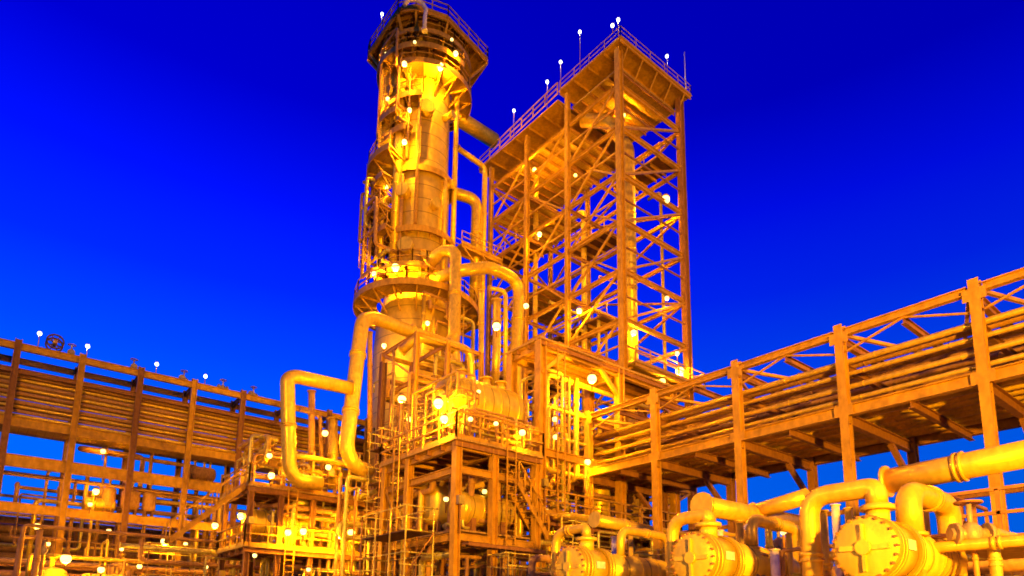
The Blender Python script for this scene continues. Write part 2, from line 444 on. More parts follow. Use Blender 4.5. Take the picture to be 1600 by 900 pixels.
# ---------------------------------------------------------------- lattice tower
tw = thing('steel_tower', (36.5, 37, 0), 'tall open steel tower with zigzag bracing and an overhanging roof deck, right of the column', 'tower')
TX0, TX1 = 32.9, 40.2
TY = [29.1, 34.6, 39.6, 44.7]
LV = [.6, 4.4, 8.1, 11.9, 15.6, 19.4, 23.1, 26.8, 30.6, 34.3, 38.1, 41.6]
for j, y in enumerate(TY):
    top = 44.55 if j < 2 else 43.8
    MB().ibeam((TX0, y, 0), (TX0, y, top), .44 if j == 0 else .34, .48 if j == 0 else .36).build('column', STEEL if j != 1 else STEEL, tw)
    MB().ibeam((TX1, y, 0), (TX1, y, top), .5 if j == 0 else .34, .52 if j == 0 else .34).build('column', STEEL2 if j == 0 else STEEL, tw)
nb = 0
for k, z in enumerate(LV[1:], 1):
    zz = LV[k-1]
    q = MB()
    for x in (TX0, TX1):
        for j in range(3): q.ibeam((x, TY[j]+.25, z), (x, TY[j+1]-.25, z), .22, .3)
    q.each('side_beam', STEEL, tw)
    MB().ibeam((TX0+.28, TY[0], z), (TX1-.3, TY[0], z), .24, .34).build('front_beam', STEEL, tw)
    q = MB()
    for j in (1, 2, 3): q.ibeam((TX0+.25, TY[j], z), (TX1-.25, TY[j], z), .18, .26)
    q.each('inner_beam', STEEL2, tw)
    zm = (z+zz)/2
    if z > 16:
        for j in range(3): MB().bar((TX0, TY[j]+.2, zm), (TX0, TY[j+1]-.2, zm), .1, .12).build('mid_rail', STEEL, tw)
        MB().bar((TX0+.3, TY[0], zm), (TX1-.3, TY[0], zm), .1, .12).build('mid_rail', STEEL2, tw)
        if k % 2: MB().bar((TX0+.1, TY[0]+.3, z), (TX1-.2, TY[1]-.2, z), .1).build('floor_brace', STEEL, tw)
    if z > 8:
        MB().bar((TX1-.2, TY[0], z-.1), (TX0+.3, TY[0], zz+.1), .16).build('front_brace', STEEL, tw)
        b = MB()
        b.bar((TX0, TY[0]+.2, z), (TX0, TY[1]-.2, zz), .14); b.bar((TX0+.06, TY[0]+.2, zz), (TX0+.06, (TY[0]+TY[1])/2, (z+zz)/2), .12)
        b.each('side_brace', STEEL, tw)
        b = MB()
        if k % 2: b.bar((TX0, TY[1]+.2, z), (TX0, TY[2]-.2, zz), .13)
        else: b.bar((TX0, TY[1]+.2, zz), (TX0, TY[2]-.2, z), .13)
        b.each('side_brace', STEEL, tw)
        b = MB(); b.bar((TX0, TY[2]+.2, z), (TX0, TY[3]-.2, zz), .13); b.each('side_brace', STEEL, tw)
        b = MB()
        if k % 2: b.bar((TX1, TY[0]+.2, z), (TX1, TY[2]-.2, zz), .16)
        else: b.bar((TX1, TY[0]+.2, zz), (TX1, TY[2]-.2, z), .16)
        b.bar((TX1, TY[2]+.2, z), (TX1, TY[3]-.2, zz), .15)
        b.each('rear_brace', STEEL2, tw)
        b = MB(); b.bar((TX0+.2, TY[3], z), (TX1-.2, TY[3], zz), .15); b.bar((TX0+.2, TY[3]+.1, zz), (TX1-.2, TY[3]+.1, z), .13); b.each('end_brace', STEEL2, tw)
# tower decks
def deck(root, x0, x1, yy0, yy1, z, name='deck', m_=GRATE, joist=1.2, along='x', m2=STEEL, t=.1):
    MB().box((x0, yy0, z-t), (x1, yy1, z)).build(name, m_, root)
    q = MB()
    if along == 'x':
        k = max(1, round((yy1-yy0)/joist))
        for i in range(k+1):
            y = yy0+.1+(yy1-yy0-.2)*i/k; q.ibeam((x0+.03, y, z-t-.14), (x1-.03, y, z-t-.14), .12, .24)
    else:
        k = max(1, round((x1-x0)/joist))
        for i in range(k+1):
            x = x0+.1+(x1-x0-.2)*i/k; q.ibeam((x, yy0+.03, z-t-.14), (x, yy1-.03, z-t-.14), .12, .24)
    q.each('joist', m2, root)
deck(tw, TX0-.5, TX1+.75, TY[0]-.7, TY[1]+.5, 44.9, 'roof_deck', STEEL, 1.6)
deck(tw, TX0-.5, TX1+.8, TY[1]+.6, TY[3]+1.4, 44.2, 'roof_deck', STEEL, 1.7)
for z, a, b_ in ((41.6, 1, 3), (38.1, 2, 3), (43.0, 0, 1)):
    deck(tw, TX0+(.3 if z < 44 else 3.4), TX1-.3, TY[a]+.2, TY[b_]-.2, z+.45, 'inner_deck', GRATE, 1.0, m2=STEEL2)
deck(tw, TX0+2.2, TX1-.3, TY[2]+.2, TY[3]-.2, 30.9, 'inner_deck', GRATE, 1.0, m2=STEEL2)
for z, a, b_, xa, xb in ((34.3, 2, 3, .3, 3.2), (34.3, 1, 2, 4.4, 7.0), (26.8, 1, 3, 4.6, 7.0), (23.1, 2, 3, .3, 6.9), (38.1, 0, 1, 5.0, 7.0)):
    deck(tw, TX0+xa, TX0+xb, TY[a]+.2, TY[b_]-.2, z+.4, 'inner_deck', DARK, 1.1, m2=STEEL)
    q = MB().rail([(TX0+xa, TY[a]+.25, z+.4), (TX0+xa, TY[b_]-.25, z+.4)]); q.build('railing', STEEL, tw)
deck(tw, TX0+.3, TX1+.9, TY[0]-.9, TY[0]+1.6, 19.9, 'lower_deck', GRATE, 1.0, m2=STEEL)
q = MB().rail([(TX0+.3, TY[0]-.85, 19.9), (TX1+.85, TY[0]-.85, 19.9), (TX1+.85, TY[0]+1.55, 19.9)]); q.build('railing', STEEL, tw)
q = MB().rail([(TX0-.45, TY[1]+.4, 44.9), (TX0-.45, TY[0]-.65, 44.9), (TX1+.7, TY[0]-.65, 44.9), (TX1+.7, TY[1]+.4, 44.9)], h=.9, r=.02); q.build('railing', STEEL, tw)
q = MB().rail([(TX0-.45, TY[3]+1.3, 44.2), (TX0-.45, TY[1]+.7, 44.75)]); q.build('railing', STEEL, tw)
# roof overhang outriggers
q = MB()
for i in range(5):
    x = TX0+.4+i*1.7; q.bar((x, TY[0]-.6, 44.6), (x, TY[0]+.3, 43.3), .1)
q.each('outrigger', STEEL, tw)
# inner riser pipes of the tower
t = thing('riser_pipe', (35.4, 30.6, 0), 'thick clad riser pipe standing inside the front of the lattice tower', 'pipe')
MB().tube([(33.6, 33.6, 41.9), (34.6, 31.6, 41.0), (35.6, 30.7, 38.6), (35.6, 30.7, .2)], .52, 16, bend=1.4).build('pipe_run', PIPE, t)
q = MB()
for z in range(3, 38, 3): q.disc((35.6, 30.7, z), (0,0,1), .57, .1, 16)
q.each('flange', PIPE, t)
for i, (px, py0, py1, Y, r, lb) in enumerate(((838, 255, 520, 41, .22, 'bright thin riser pipe inside the left side of the lattice tower'), (912, 330, 620, 38, .26, 'riser pipe seen between the second and nearest left posts of the lattice tower'), (1032, 300, 560, 36.5, .16, 'slim riser pipe near the right rear of the lattice tower'))):
    a = P(px, py0, Y=Y); t = thing('riser_pipe', (a.x, a.y, 0), lb, 'pipe')
    MB().tube([(a.x, a.y+1.5, a.z), (a.x, a.y, a.z), (a.x, a.y, .1)], r, 12, bend=.5).build('pipe_run', PIPE, t)
    q = MB()
    for k in range(1, 9): q.disc((a.x, a.y, a.z*k/9.3), (0,0,1), r*1.2, .09, 12)
    q.each('flange', PIPE, t)
# antenna rod
a = V((TX1+.5, TY[0]-.3, 44.9)); t = tag(MB().tube([a, a+V((0,0,4.2))], [.05, .03], 8).build('antenna_rod', WHITEP, loc=a), 'thin pale lightning rod on the right corner of the lattice tower roof', 'rod')

# ---------------------------------------------------------------- distillation column
CX, CY = 25.8, 45.0
LEFT = 150.0; CAMA = -120.0; RIGHT = -30.0
dc = thing('distillation_column', (CX, CY, 0), 'tall clad distillation column ringed with platforms and crowned by a square-cornered deck', 'column')
zc = lambda py: P(657, py, D=math.hypot(CX, CY)).z
RS = 2.35
Z0 = zc(500)
MB().lathe((CX, CY), [(3.25, .1), (3.25, zc(640)), (3.3, zc(560)), (3.15, zc(520)), (2.5, zc(462)), (2.5, zc(400)), (2.35, zc(390)), (2.35, zc(300)), (2.45, zc(292)), (2.45, zc(286)), (2.2, zc(272)), (2.2, zc(150)), (2.35, zc(140)), (2.35, zc(90)), (2.0, zc(78)), (1.3, zc(70)), (.02, zc(66))], 56).build('shell', CLAD, dc)
def ring(root, z, r0, r1, a0, a1, rail=True, br=True, m_=GRATE):
    p = MB().sector((CX, CY), z, r0, r1, a0, a1, .14).build('platform', m_, root)
    edge = MB().sector((CX, CY), z+.06, r1, r1+.05, a0, a1, .5).build('fascia', STEEL, root, parent=p)
    if rail:
        n = max(2, int(abs(a1-a0)/18)); q = MB()
        q.rail([V((CX+(r1-.05)*math.cos(R_(a0+(a1-a0)*i/n)), CY+(r1-.05)*math.sin(R_(a0+(a1-a0)*i/n)), z)) for i in range(n+1)], step=1.4)
        q.build('railing', STEEL, root, parent=p)
    if br:
        n = max(2, int(abs(a1-a0)/22)); q = MB()
        for i in range(n+1):
            a = R_(a0+4+(a1-a0-8)*i/n); c, s_ = math.cos(a), math.sin(a)
            q.bar((CX+r1*.96*c, CY+r1*.96*s_, z-.2), (CX+r0*c, CY+r0*s_, z-.2-(r1-r0)*.8), .12)
            q.bar((CX+r0*c, CY+r0*s_, z-.22), (CX+r1*.98*c, CY+r1*.98*s_, z-.22), .1, .18)
        q.each('bracket', STEEL, root, parent=p)
ring(dc, zc(485), 3.2, 5.0, 60, 420-1, br=True)
ring(dc, zc(445), 2.45, 3.5, 100, 270)
ring(dc, zc(385), 2.4, 2.95, -170, 189, rail=False)
ring(dc, zc(388), 3.1, 4.0, 125, 200)
ring(dc, zc(352), 2.4, 4.2, 130, 190)
ring(dc, zc(292), 2.45, 2.75, -170, 60, rail=False, br=False)
ring(dc, zc(278), 2.3, 4.5, 120, 205)
ring(dc, zc(305), 3.0, 4.0, 130, 190, rail=False)
ring(dc, zc(238), 2.3, 3.4, 130, 215)
ring(dc, zc(188), 2.25, 3.3, 100, 235)
ring(dc, zc(215), 2.25, 3.9, 135, 205)
ring(dc, zc(150), 2.3, 4.0, -150, 40)
ring(dc, zc(128), 2.35, 4.1, 90, 290)
ring(dc, zc(104), 2.35, 3.9, 110, 330)
# top square deck with cut corners
zt = zc(82)
pts = [P(578, 78, Z=zt), P(622, 14, Z=zt), P(650, 8, Z=zt), P(700, 26, Z=zt), P(762, 92, Z=zt)]
cxy = V((CX, CY, zt))
far = [cxy*2-pts[1], cxy*2-pts[2]]
poly = [V((p.x, p.y, zt)) for p in pts]+[V((CX+5.2, CY+3.2, zt)), V((CX+1.2, CY+5.6, zt)), V((CX-3.8, CY+3.6, zt))]
q = MB(); n = len(poly)
q.v += poly+[p-V((0,0,.16)) for p in poly]; q.f += [list(range(n)), list(range(2*n-1, n-1, -1))]; q.sm += [False, False]
for i in range(n): q.f.append([i, n+i, n+(i+1)%n, (i+1)%n]); q.sm.append(False)
pl = q.build('top_deck', STEEL, dc)
q = MB(); q.rail(poly+[poly[0]], step=1.3); q.build('railing', STEEL, dc, parent=pl)
q = MB()
for i in range(n):
    a = poly[i]; b = poly[(i+1)%n]; q.ibeam(a-V((0,0,.32)), b-V((0,0,.32)), .15, .3)
for k in range(-4, 5):
    x = CX+k*1.0; q.ibeam((x, CY-3.9+abs(k)*.25, zt-.32), (x, CY+3.4-abs(k)*.2, zt-.32), .12, .26)
q.each('joist', STEEL, dc, parent=pl)
q = MB()
for p in poly:
    c = V((CX, CY, 0)); d_ = V((p.x-CX, p.y-CY, 0)).normalized()
    q.bar(p-V((0,0,.4)), V((CX, CY, zc(140)))+d_*2.4, .18)
q.each('strut', STEEL, dc, parent=pl)
# a lower intermediate deck right of the head
q = MB().sector((CX, CY), zc(112), 2.4, 3.9, -80, 60, .14).build('platform', GRATE, dc)
# ladder with cage
def ladder(root, a, rr, z0, z1, cage=True):
    a = R_(a); c, s_ = math.cos(a), math.sin(a); q = MB(); tx, ty = -s_, c
    for k in (-.25, .25): q.bar((CX+rr*c+tx*k, CY+rr*s_+ty*k, z0), (CX+rr*c+tx*k, CY+rr*s_+ty*k, z1), .06)
    z = z0
    while z < z1: q.bar((CX+rr*c-tx*.25, CY+rr*s_-ty*.25, z), (CX+rr*c+tx*.25, CY+rr*s_+ty*.25, z), .04); z += .35
    l = q.build('ladder', STEEL, root)
    if cage:
        q = MB(); z = z0+2.2
        cc = V((CX+(rr+.38)*c, CY+(rr+.38)*s_, 0))
        while z < z1+1:
            for i in range(8):
                a1_, a2_ = a-2.0+i*.5, a-2.0+(i+1)*.5
                q.bar(cc+V((.42*math.cos(a1_), .42*math.sin(a1_), z)), cc+V((.42*math.cos(a2_), .42*math.sin(a2_), z)), .045)
            z += .8
        for i in range(5):
            a1_ = a-2+i; q.bar(cc+V((.42*math.cos(a1_), .42*math.sin(a1_), z0+2.2)), cc+V((.42*math.cos(a1_), .42*math.sin(a1_), z1+1)), .04)
        q.build('cage', STEEL, root, parent=l)
ladder(dc, 165, 3.3, zc(445), zc(385)); ladder(dc, 155, 3.2, zc(385), zc(320)); ladder(dc, 140, 3.3, zc(275), zc(238)); ladder(dc, 170, 3.1, zc(238), zc(150)); ladder(dc, 145, 3.8, zc(352), zc(278)); ladder(dc, 176, 4.3, zc(485), zc(400))
for (a, py, ln, r) in ((-115,205,.5,.5),(-150,330,.5,.45),(-95,345,.45,.35),(-140,415,.6,.5),(-60,300,.5,.3),(-165,218,.7,.5),(175,170,.8,.45),(-135,112,.5,.5),(-90,118,.7,.35),(-110,430,.7,.35),(160,345,.8,.3),(-70,200,.6,.28)):
    aa = R_(a); d_ = V((math.cos(aa), math.sin(aa), 0)); c = V((CX, CY, zc(py))); q = MB()
    q.tube([c+d_*2.1, c+d_*(2.4+ln)], r, 16); q.disc(c+d_*(2.4+ln), d_, r*1.25, .14, 16); q.disc(c+d_*(2.55+ln), d_, r*1.25, .1, 16)
    q.build('manway' if r > .4 else 'nozzle', VESSEL, dc)
# white davit hook above the top deck
a = P(662, 22, D=48); b = P(664, -20, D=48); e_ = P(640, -22, D=48)
t = thing('davit', a, 'white curved davit hook rising over the top deck of the column', 'davit')
pp = [P(664, 27, D=46.4), P(666, 14, D=46.4), P(660, 5, D=46.4), P(650, 0, D=46.4), P(638, 0, D=46.4), P(632, 8, D=46.4)]
MB().tube([pp[0]-V((0,0,1.2))]+pp, .16, 8, bend=.3).build('arm', WHITEP, t)
MB().disc(pp[0]-V((0,0,1.2)), (0,0,1), .25, .12).build('base_plate', WHITEP, t)

# vertical pipes hugging the column
def col_pipe(a, rr, r, zs, ze, label, mt=PIPE, topin=True):
    aa = R_(a); d_ = V((math.cos(aa), math.sin(aa), 0)); base = V((CX, CY, 0))+d_*rr
    t = thing('process_pipe', base+V((0,0,min(zs, ze))), label, 'pipe', 'pipes running up the column')
    pts_ = [base+V((0,0,zs)), base+V((0,0,ze))]
    if topin: pts_.append(V((CX, CY, ze))+d_*2.2)
    MB().tube(pts_, r, 14, bend=r*2.2).build('pipe_run', mt, t)
    q = MB(); z = zs+1
    while z < ze-1.5: q.disc(base+V((0,0,z)), (0,0,1), r*1.12, .08, 14); z += 2.6
    q.each('flange', mt, t)
    return t
col_pipe(160, 2.75, .95, zc(285), zc(100), 'thick vertical pipe hugging the upper left side of the column')
col_pipe(-165, 2.75, .38, zc(470), zc(160), 'medium vertical pipe on the left front of the column shell')
col_pipe(-75, 2.75, .17, zc(470), zc(300), 'thin pipe on the right front of the column, below its middle')
col_pipe(-42, 2.8, .22, zc(520), zc(130), 'thin pipe running up the right edge of the column')
col_pipe(172, 3.3, .24, zc(470), zc(330), 'thin pipe at the left edge of the column near its widest ring')
col_pipe(-128, 2.7, .14, zc(380), zc(190), 'slender pipe straight up the middle of the column shell', PIPE2)
# bridge pipes from column to tower
def pipe(pts, r, label, bend=None, mt=PIPE, name='process_pipe', group=None, flanges=True, seg=14, valves=0, cat='pipe'):
    pts = [V(p) for p in pts]; t = thing(name, pts[-1] if pts[-1].z < pts[0].z else pts[0], label, cat, group)
    path = fillet(pts, bend if bend is not None else r*2.6) if len(pts) > 2 else pts
    MB().tube(path, r, seg).build('pipe_run', mt, t)
    if flanges:
        q = MB()
        for a, b in zip(pts, pts[1:]):
            L = (b-a).length
            if L > r*9:
                d_ = (b-a).normalized()
                for f_ in ((.28, .72) if L > r*18 else (.5,)):
                    q.disc(a+d_*L*f_, d_, r*1.16, .05+r*.08, seg); q.disc(a+d_*(L*f_+.09+r*.12), d_, r*1.16, .05+r*.08, seg)
        d0 = (pts[0]-pts[1]).normalized(); q.disc(pts[0]+d0*r*.1, d0, r*1.3, r*.3, seg)
        if q.v: q.each('flange', mt, t)
    return t
pipe([V((CX+2.0, 45, P(752, 205, Y=45).z)), V((33.6, 45.3, P(752, 205, Y=45).z+.1))], .68, 'upper thick pipe bridging from the column head to the lattice tower', bend=1.2)
zb = P(735, 318, Y=45).z
pipe([V((CX+2.1, 45, zb)), V((31.0, 44.2, zb)), V((31.0, 44.2, zb-12))], .5, 'middle thick pipe bridging from the column to the lattice tower', bend=1.0)
pipe([P(716, 232, Y=44), P(758, 262, Y=44), P(758, 262, Y=44)-V((0,0,16))], .24, 'thin bridging pipe that drops beside the far post of the lattice tower')
t = thing('link_bridge', (29, 43.5, 30), 'small steel footbridge linking the column to the lattice tower', 'footbridge')
zb = zc(375)
MB().box((CX+2.9, 43, zb-.12), (33, 44.2, zb)).build('deck', GRATE, t)
for y in (43, 44.2): MB().ibeam((CX+2.9, y, zb-.25), (33, y, zb-.25), .14, .3).build('girder', STEEL, t)
q = MB(); q.rail([(CX+2.9, 43, zb), (33, 43, zb)]); q.rail([(CX+2.9, 44.2, zb), (33, 44.2, zb)]); q.build('railing', STEEL, t)
b = MB()
for i in range(3): b.bar((CX+3+i*2, 43, zb-.3), (CX+5+i*1.6, 43, zb-2), .12)
b.each('brace', STEEL, t)

# ---------------------------------------------------------------- generic framed structure
def frame(label, xs, ys, levels, w=.3, name='process_structure', decks=(), m_=STEEL, m2=STEEL2, braces=(), rails=(), top_over=0., group=None, braceface=True):
    t = thing(name, (xs[0], ys[0], 0), label, 'steel frame', group)
    for x in xs:
        for y in ys:
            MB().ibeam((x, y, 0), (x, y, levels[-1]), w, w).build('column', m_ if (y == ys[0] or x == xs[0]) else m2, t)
    for z in levels:
        q = MB()
        for y in ys:
            for a, b in zip(xs, xs[1:]): q.ibeam((a+w/2, y, z-w*.5), (b-w/2, y, z-w*.5), w*.62, w*.95)
        q.each('long_beam', m_, t)
        q = MB()
        for x in xs:
            for a, b in zip(ys, ys[1:]): q.ibeam((x, a+w/2, z-w*.5), (x, b-w/2, z-w*.5), w*.62, w*.95)
        q.each('cross_beam', m_, t)
    for z in decks:
        deck(t, xs[0]-.25, xs[-1]+.25, ys[0]-.25, ys[-1]+.25, z+.13, 'deck', GRATE, 1.1, m2=m2)
    for z in rails:
        q = MB(); X0, X1, Y0, Y1 = xs[0]-.22, xs[-1]+.22, ys[0]-.22, ys[-1]+.22
        q.rail([(X0, Y1, z+.13), (X0, Y0, z+.13), (X1, Y0, z+.13), (X1, Y1, z+.13), (X0, Y1, z+.13)], step=1.2); q.build('railing', STEEL, t)
    for (a, b) in braces: MB().bar(a, b, w*.45).build('brace', m_, t)
    return t

# drum structure (centre), seen from its near corner
c1 = P(715, 690, D=27); S1X, S1Y = c1.x, c1.y
S1y = [S1Y, P(640, 722, X=S1X).y, P(603, 741, X=S1X).y]
S1x = [S1X, P(772, 705, Y=S1Y).x, P(838, 722, Y=S1Y).x]
zd = c1.z; zl = P(715, 832, D=27).z; 
frame('middle steel frame carrying the bright horizontal drum on its railed top deck', S1x, S1y, [zl*.5, zl, zd-1.0, zd], .32, 'drum_structure', decks=(zd,), rails=(zd,),
      braces=[((S1X, S1y[1], zl), (S1X, S1y[2]-.1, zd-1.1))])
# lower deck inside
q = MB().box((S1X+.3, S1Y+.3, zl+.14), (S1x[-1], S1y[-1], zl+.22)); tag(q.build('grating_deck', GRATE, loc=(S1X, S1Y, zl)), 'grating floor plates laid inside the lower level of the drum frame', 'grating')
# curved ring walkway below right
dr_c = P(745, 640, Y=S1Y+2.0)
drc = V((dr_c.x, S1Y+2.0, zd+.13+.35+1.05)); 
DR = 1.15
dleft = P(692, 640, Y=S1Y+2.0).x; dright = P(800, 640, Y=S1Y+2.0).x
dc_ = V(((dleft+dright)/2, S1Y+2.0, P(745, 636, Y=S1Y+2.0).z))
drum_small(dc_, DR, (dright-dleft)-.6, (1,0,0), 'big bright yellow horizontal drum on the railed deck in the middle', saddle=max(.1, dc_.z-DR-zd-.13))

# box frame at right of centre
c3 = P(845, 533, D=31); S3X, S3Y = c3.x, c3.y
S3y = [S3Y, P(800, 557, X=S3X).y]
S3x = [S3X, P(967, 577, Y=S3Y).x, P(1050, 612, Y=S3Y).x]
z3 = c3.z
L3 = [z3*.24, z3*.45, z3*.66, z3]
frame('tall box-shaped steel frame right of the drum, in front of the lattice tower', S3x, S3y, L3, .42, 'process_structure', decks=(z3*.45, z3), rails=(z3*.45,),
      braces=[((S3X, S3Y, z3-1.6), (S3X+1.5, S3Y, z3-.3)), ((S3x[1], S3Y, z3-1.6), (S3x[1]-1.5, S3Y, z3-.3)), ((S3x[1], S3y[1], L3[1]), (S3x[2], S3y[1], L3[2])), ((S3x[1], S3Y, L3[0]), (S3x[2], S3Y, L3[1]))])

# rear frame around the column base
c2 = P(652, 518, D=39); S2X, S2Y = c2.x, c2.y
S2y = [S2Y, P(598, 548, X=S2X).y]
S2x = [S2X, P(700, 536, Y=S2Y).x, P(752, 555, Y=S2Y).x]
z2 = c2.z
frame('slender steel frame in front of the column foot, behind the drum', S2x, S2y, [z2*.3, z2*.5, z2*.68, z2*.85, z2], .26, decks=(z2*.5, z2*.68), rails=(z2*.5, z2*.68),
      braces=[((S2X, S2Y, z2*.85), (S2X, S2y[1], z2)), ((S2X, S2Y, z2*.5), (S2x[1], S2Y, z2*.68)), ((S2x[1], S2Y, z2*.85), (S2x[0], S2Y, z2*.68))])

# low frame at the lower left with two decks
c4 = P(400, 762, D=37); S4Y = c4.y
S4x = [P(a, 775, Y=S4Y).x for a in (392, 440, 490, 532, 577)]
z4 = c4.z; z4b = P(400, 857, Y=S4Y).z
frame('low dark steel frame with two busy decks at the lower left, below the bent pipes', S4x, [S4Y, S4Y+4.2], [z4b, z4], .26, decks=(z4b, z4), rails=(z4, z4b), m_=STEEL2)
t = tag(MB().ibeam((S4x[-1]+.1, S4Y-.8, 0), (S4x[-1]+.1, S4Y-.8, P(578, 560, Y=S4Y-.8).z), .34, .34).build('steel_post', DARK, loc=(S4x[-1]+.1, S4Y-.8, 0)), 'tall dark steel post standing alone left of the drum frame', 'post')

# ---------------------------------------------------------------- large pipes of the centre
Yp = 41.0
pipe([P(672, 412, Y=41), P(690, 392, Y=40), P(712, 392, Y=39), P(710, 528, Y=38.4), P(698, 541, Y=36.4)], .45, 'thick vertical pipe dropping from an elbow beside the column', bend=1.1)
pipe([P(672, 440, Y=41.5), P(714, 423, Y=38.6), P(765, 418, Y=38.6), P(812, 438, Y=38.6), P(806, 560, Y=38.6), P(804, 760, Y=38.6)], .47, 'thick pipe arching right and down between the column and the box frame', bend=1.8)
pipe([P(700, 540, Y=36), P(585, 497, Y=36), P(566, 500, Y=35), P(541, 700, Y=S4Y-1.4), P(552, 728, Y=S4Y-1.4), P(580, 738, Y=S4Y-1.4)], .43, 'thick bright pipe leaning down beside the column foot, hooked at its lower end', bend=1.5)
pipe([P(700, 541, Y=36), P(712, 548, Y=36), P(714, 600, Y=36), P(714, 650, Y=36)], .33, 'pipe turning down onto the drum from the left', bend=.7)
pipe([P(548, 607, Y=S4Y-1.2), P(462, 588, Y=S4Y-1.2), P(449, 592, Y=S4Y-1.2), P(452, 735, Y=S4Y-1.2), P(466, 752, Y=S4Y-1.2), P(502, 756, Y=S4Y-1.2)], .38, 'bright pipe loop left of the column with a squared top and hooked foot', bend=1.2)
pipe([P(628, 548, Y=35), P(652, 528, Y=34), P(700, 536, Y=34), P(735, 548, Y=34), P(738, 630, Y=34)], .26, 'thin pipe climbing over the slender frame above the drum')
pipe([P(776, 470, Y=35), P(776, 540, Y=35), P(772, 625, Y=35)], .3, 'upright yellow pipe between drum and arching pipe')
pipe([P(752, 455, Y=36), P(752, 640, Y=36)], .2, 'thin upright pipe left of the arched pipe leg')
pipe([P(765, 450, Y=37), P(790, 455, Y=37), P(790, 640, Y=37)], .17, 'slim hooked pipe inside the arch of the thick pipe')
pipe([P(578, 520, Y=37), P(578, 700, Y=37)], .16, 'slim upright pipe inside the leaning bright pipe', mt=PIPE2)
pipe([P(487, 612, Y=37.5), P(487, 730, Y=37.5)], .2, 'brown upright pipe inside the pipe loop at the left', mt=PIPE2)
pipe([P(470, 640, Y=37.5), P(500, 650, Y=37.5), P(503, 735, Y=37.5)], .12, 'thin bent pipe inside the pipe loop at the left', mt=PIPE2)
pipe([P(520, 655, Y=37.2), P(520, 765, Y=37.2)], .3, 'short fat upright pipe on the lower left deck', mt=PIPE)

# ---------------------------------------------------------------- heat exchangers in the foreground
XE = 12.0
def exchanger(px, py, rpx, label, Y=None, L=3.6):
    c = P(px, py, X=XE); r = rpx
    t = thing('heat_exchanger', (c.x+L/2, c.y, 0), label, 'heat exchanger', 'heat exchangers in the foreground row')
    ax = V((1,0,0))
    # channel head with bolted cover
    MB().tube([c+ax*.16, c+ax*1.0], r*.93, 36).build('channel', VESSEL, t)
    f_ = MB()
    for x in (.16, .29, .97, 1.09): f_.disc(c+ax*x, ax, r*1.04, .08, 36)
    f_.each('girth_flange', VESSEL, t)
    cov = MB().tube([c+ax*.10, c+ax*.02, c-ax*.03, c-ax*.05], [r*1.04, r*1.04, r*.9, r*.2], 36).build('cover', VESSEL, t)
    q = MB()
    for k in range(22):
        a = 2*math.pi*k/22; p = c+V((0, math.cos(a)*r*.97, math.sin(a)*r*.97)); q.tube([p+ax*.16, p-ax*.06], .028, 6)
    q.build('bolts', STEEL2, t, parent=cov)
    q = MB(); q.bar(c+V((-.06,-r*.75,0)), c+V((-.06,r*.75,0)), .05, .09); q.bar(c+V((-.06,0,-r*.75)), c+V((-.06,0,r*.75)), .05, .09); q.disc(c-ax*.08, ax, .13, .08, 14); q.build('rib', VESSEL, t, parent=cov)
    MB().tube([c+ax*1.1, c+ax*L, c+ax*(L+.35), c+ax*(L+.55)], [r*.82, r*.82, r*.6, .03], 32).build('shell', VESSEL, t)
    q = MB()
    for x in (1.7, 2.4, 3.1): q.disc(c+ax*x, ax, r*.86, .05, 32)
    q.build('seam', VESSEL, t)
    for x in (1.4, L-.4):
        q = MB(); q.box((c.x+x-.1, c.y-r*.75, 1.0), (c.x+x+.1, c.y+r*.75, c.z-r*.55)); q.build('saddle', STEEL, t)
        q = MB(); q.box((c.x+x-.25, c.y-r*.9, .12), (c.x+x+.25, c.y+r*.9, 1.0)); q.build('plinth', CONC, t)
    q = MB(); q.tube([c+ax*.62+V((0,0,r*.8)), c+ax*.62+V((0,0,r+.22))], r*.36, 16); q.disc(c+ax*.62+V((0,0,r+.22)), (0,0,1), r*.52, .09, 18); q.build('nozzle', VESSEL, t)
    pl_ = MB().quadbox(c+ax*(.6)+V((0, -r*.93, r*.1))+V((0,-.02,0)), ax*.16, V((0,.006,0)), V((0,0,.09))); pl_.build('name_plate', WHITEP, t)
    g_ = MB().tube([c+ax*2.0+V((0,-r*.2,r*.78)), c+ax*2.0+V((0,-r*.2,r+.25))], .02, 6).build('gauge_stem', STEEL2, t)
    MB().disc(c+ax*2.0+V((0,-r*.2,r+.31)), (-1,-.3,0), .08, .04, 14).build('pressure_gauge', WHITEP, t)
    MB().tube([c+ax*.6-V((0,0,r*.9)), c+ax*.6-V((0,0,r+.35))], .06, 8).build('drain', VESSEL, t)
    return c, r
ex = [exchanger(1352, 856, .56, 'nearest and rightmost heat exchanger with its round cover facing left'), exchanger(1082, 872, .56, 'middle heat exchanger of the foreground row, left of the big arched pipe'), exchanger(890, 886, .56, 'leftmost and farthest heat exchanger of the foreground row')]
for i, (c, r) in enumerate(ex):
    nm = ('nearest', 'middle', 'leftmost')[i]
    top = [P(1310, 770, X=XE+.62).z, P(1055, 812, X=XE+.62).z, P(880, 830, X=XE+.62).z][i]
    x = c.x+.62; dy = (1.28, 1.0, 1.2)[i]
    pipe([V((x, c.y, c.z+r+.28)), V((x, c.y, top)), V((x, c.y+dy, top)), V((x, c.y+dy, .3))], (.19, .15, .13)[i], 'arched pipe rising from the %s exchanger head and dropping to its left' % nm, bend=.42, group='arched pipes over the exchangers')
    x2 = c.x+(2.75, 3.2, 2.9)[i]
    pipe([V((x2-1.1, c.y-.15, c.z+.4)), V((x2-1.1, c.y-.15, top+.05)), V((x2+1.0, c.y-.15, top+.05)), V((x2+1.0, c.y-.15, .3))], (.23, .15, .12)[i], 'arched pipe standing over the shell of the %s exchanger' % nm, bend=.4, group='arched pipes over the exchangers')
    
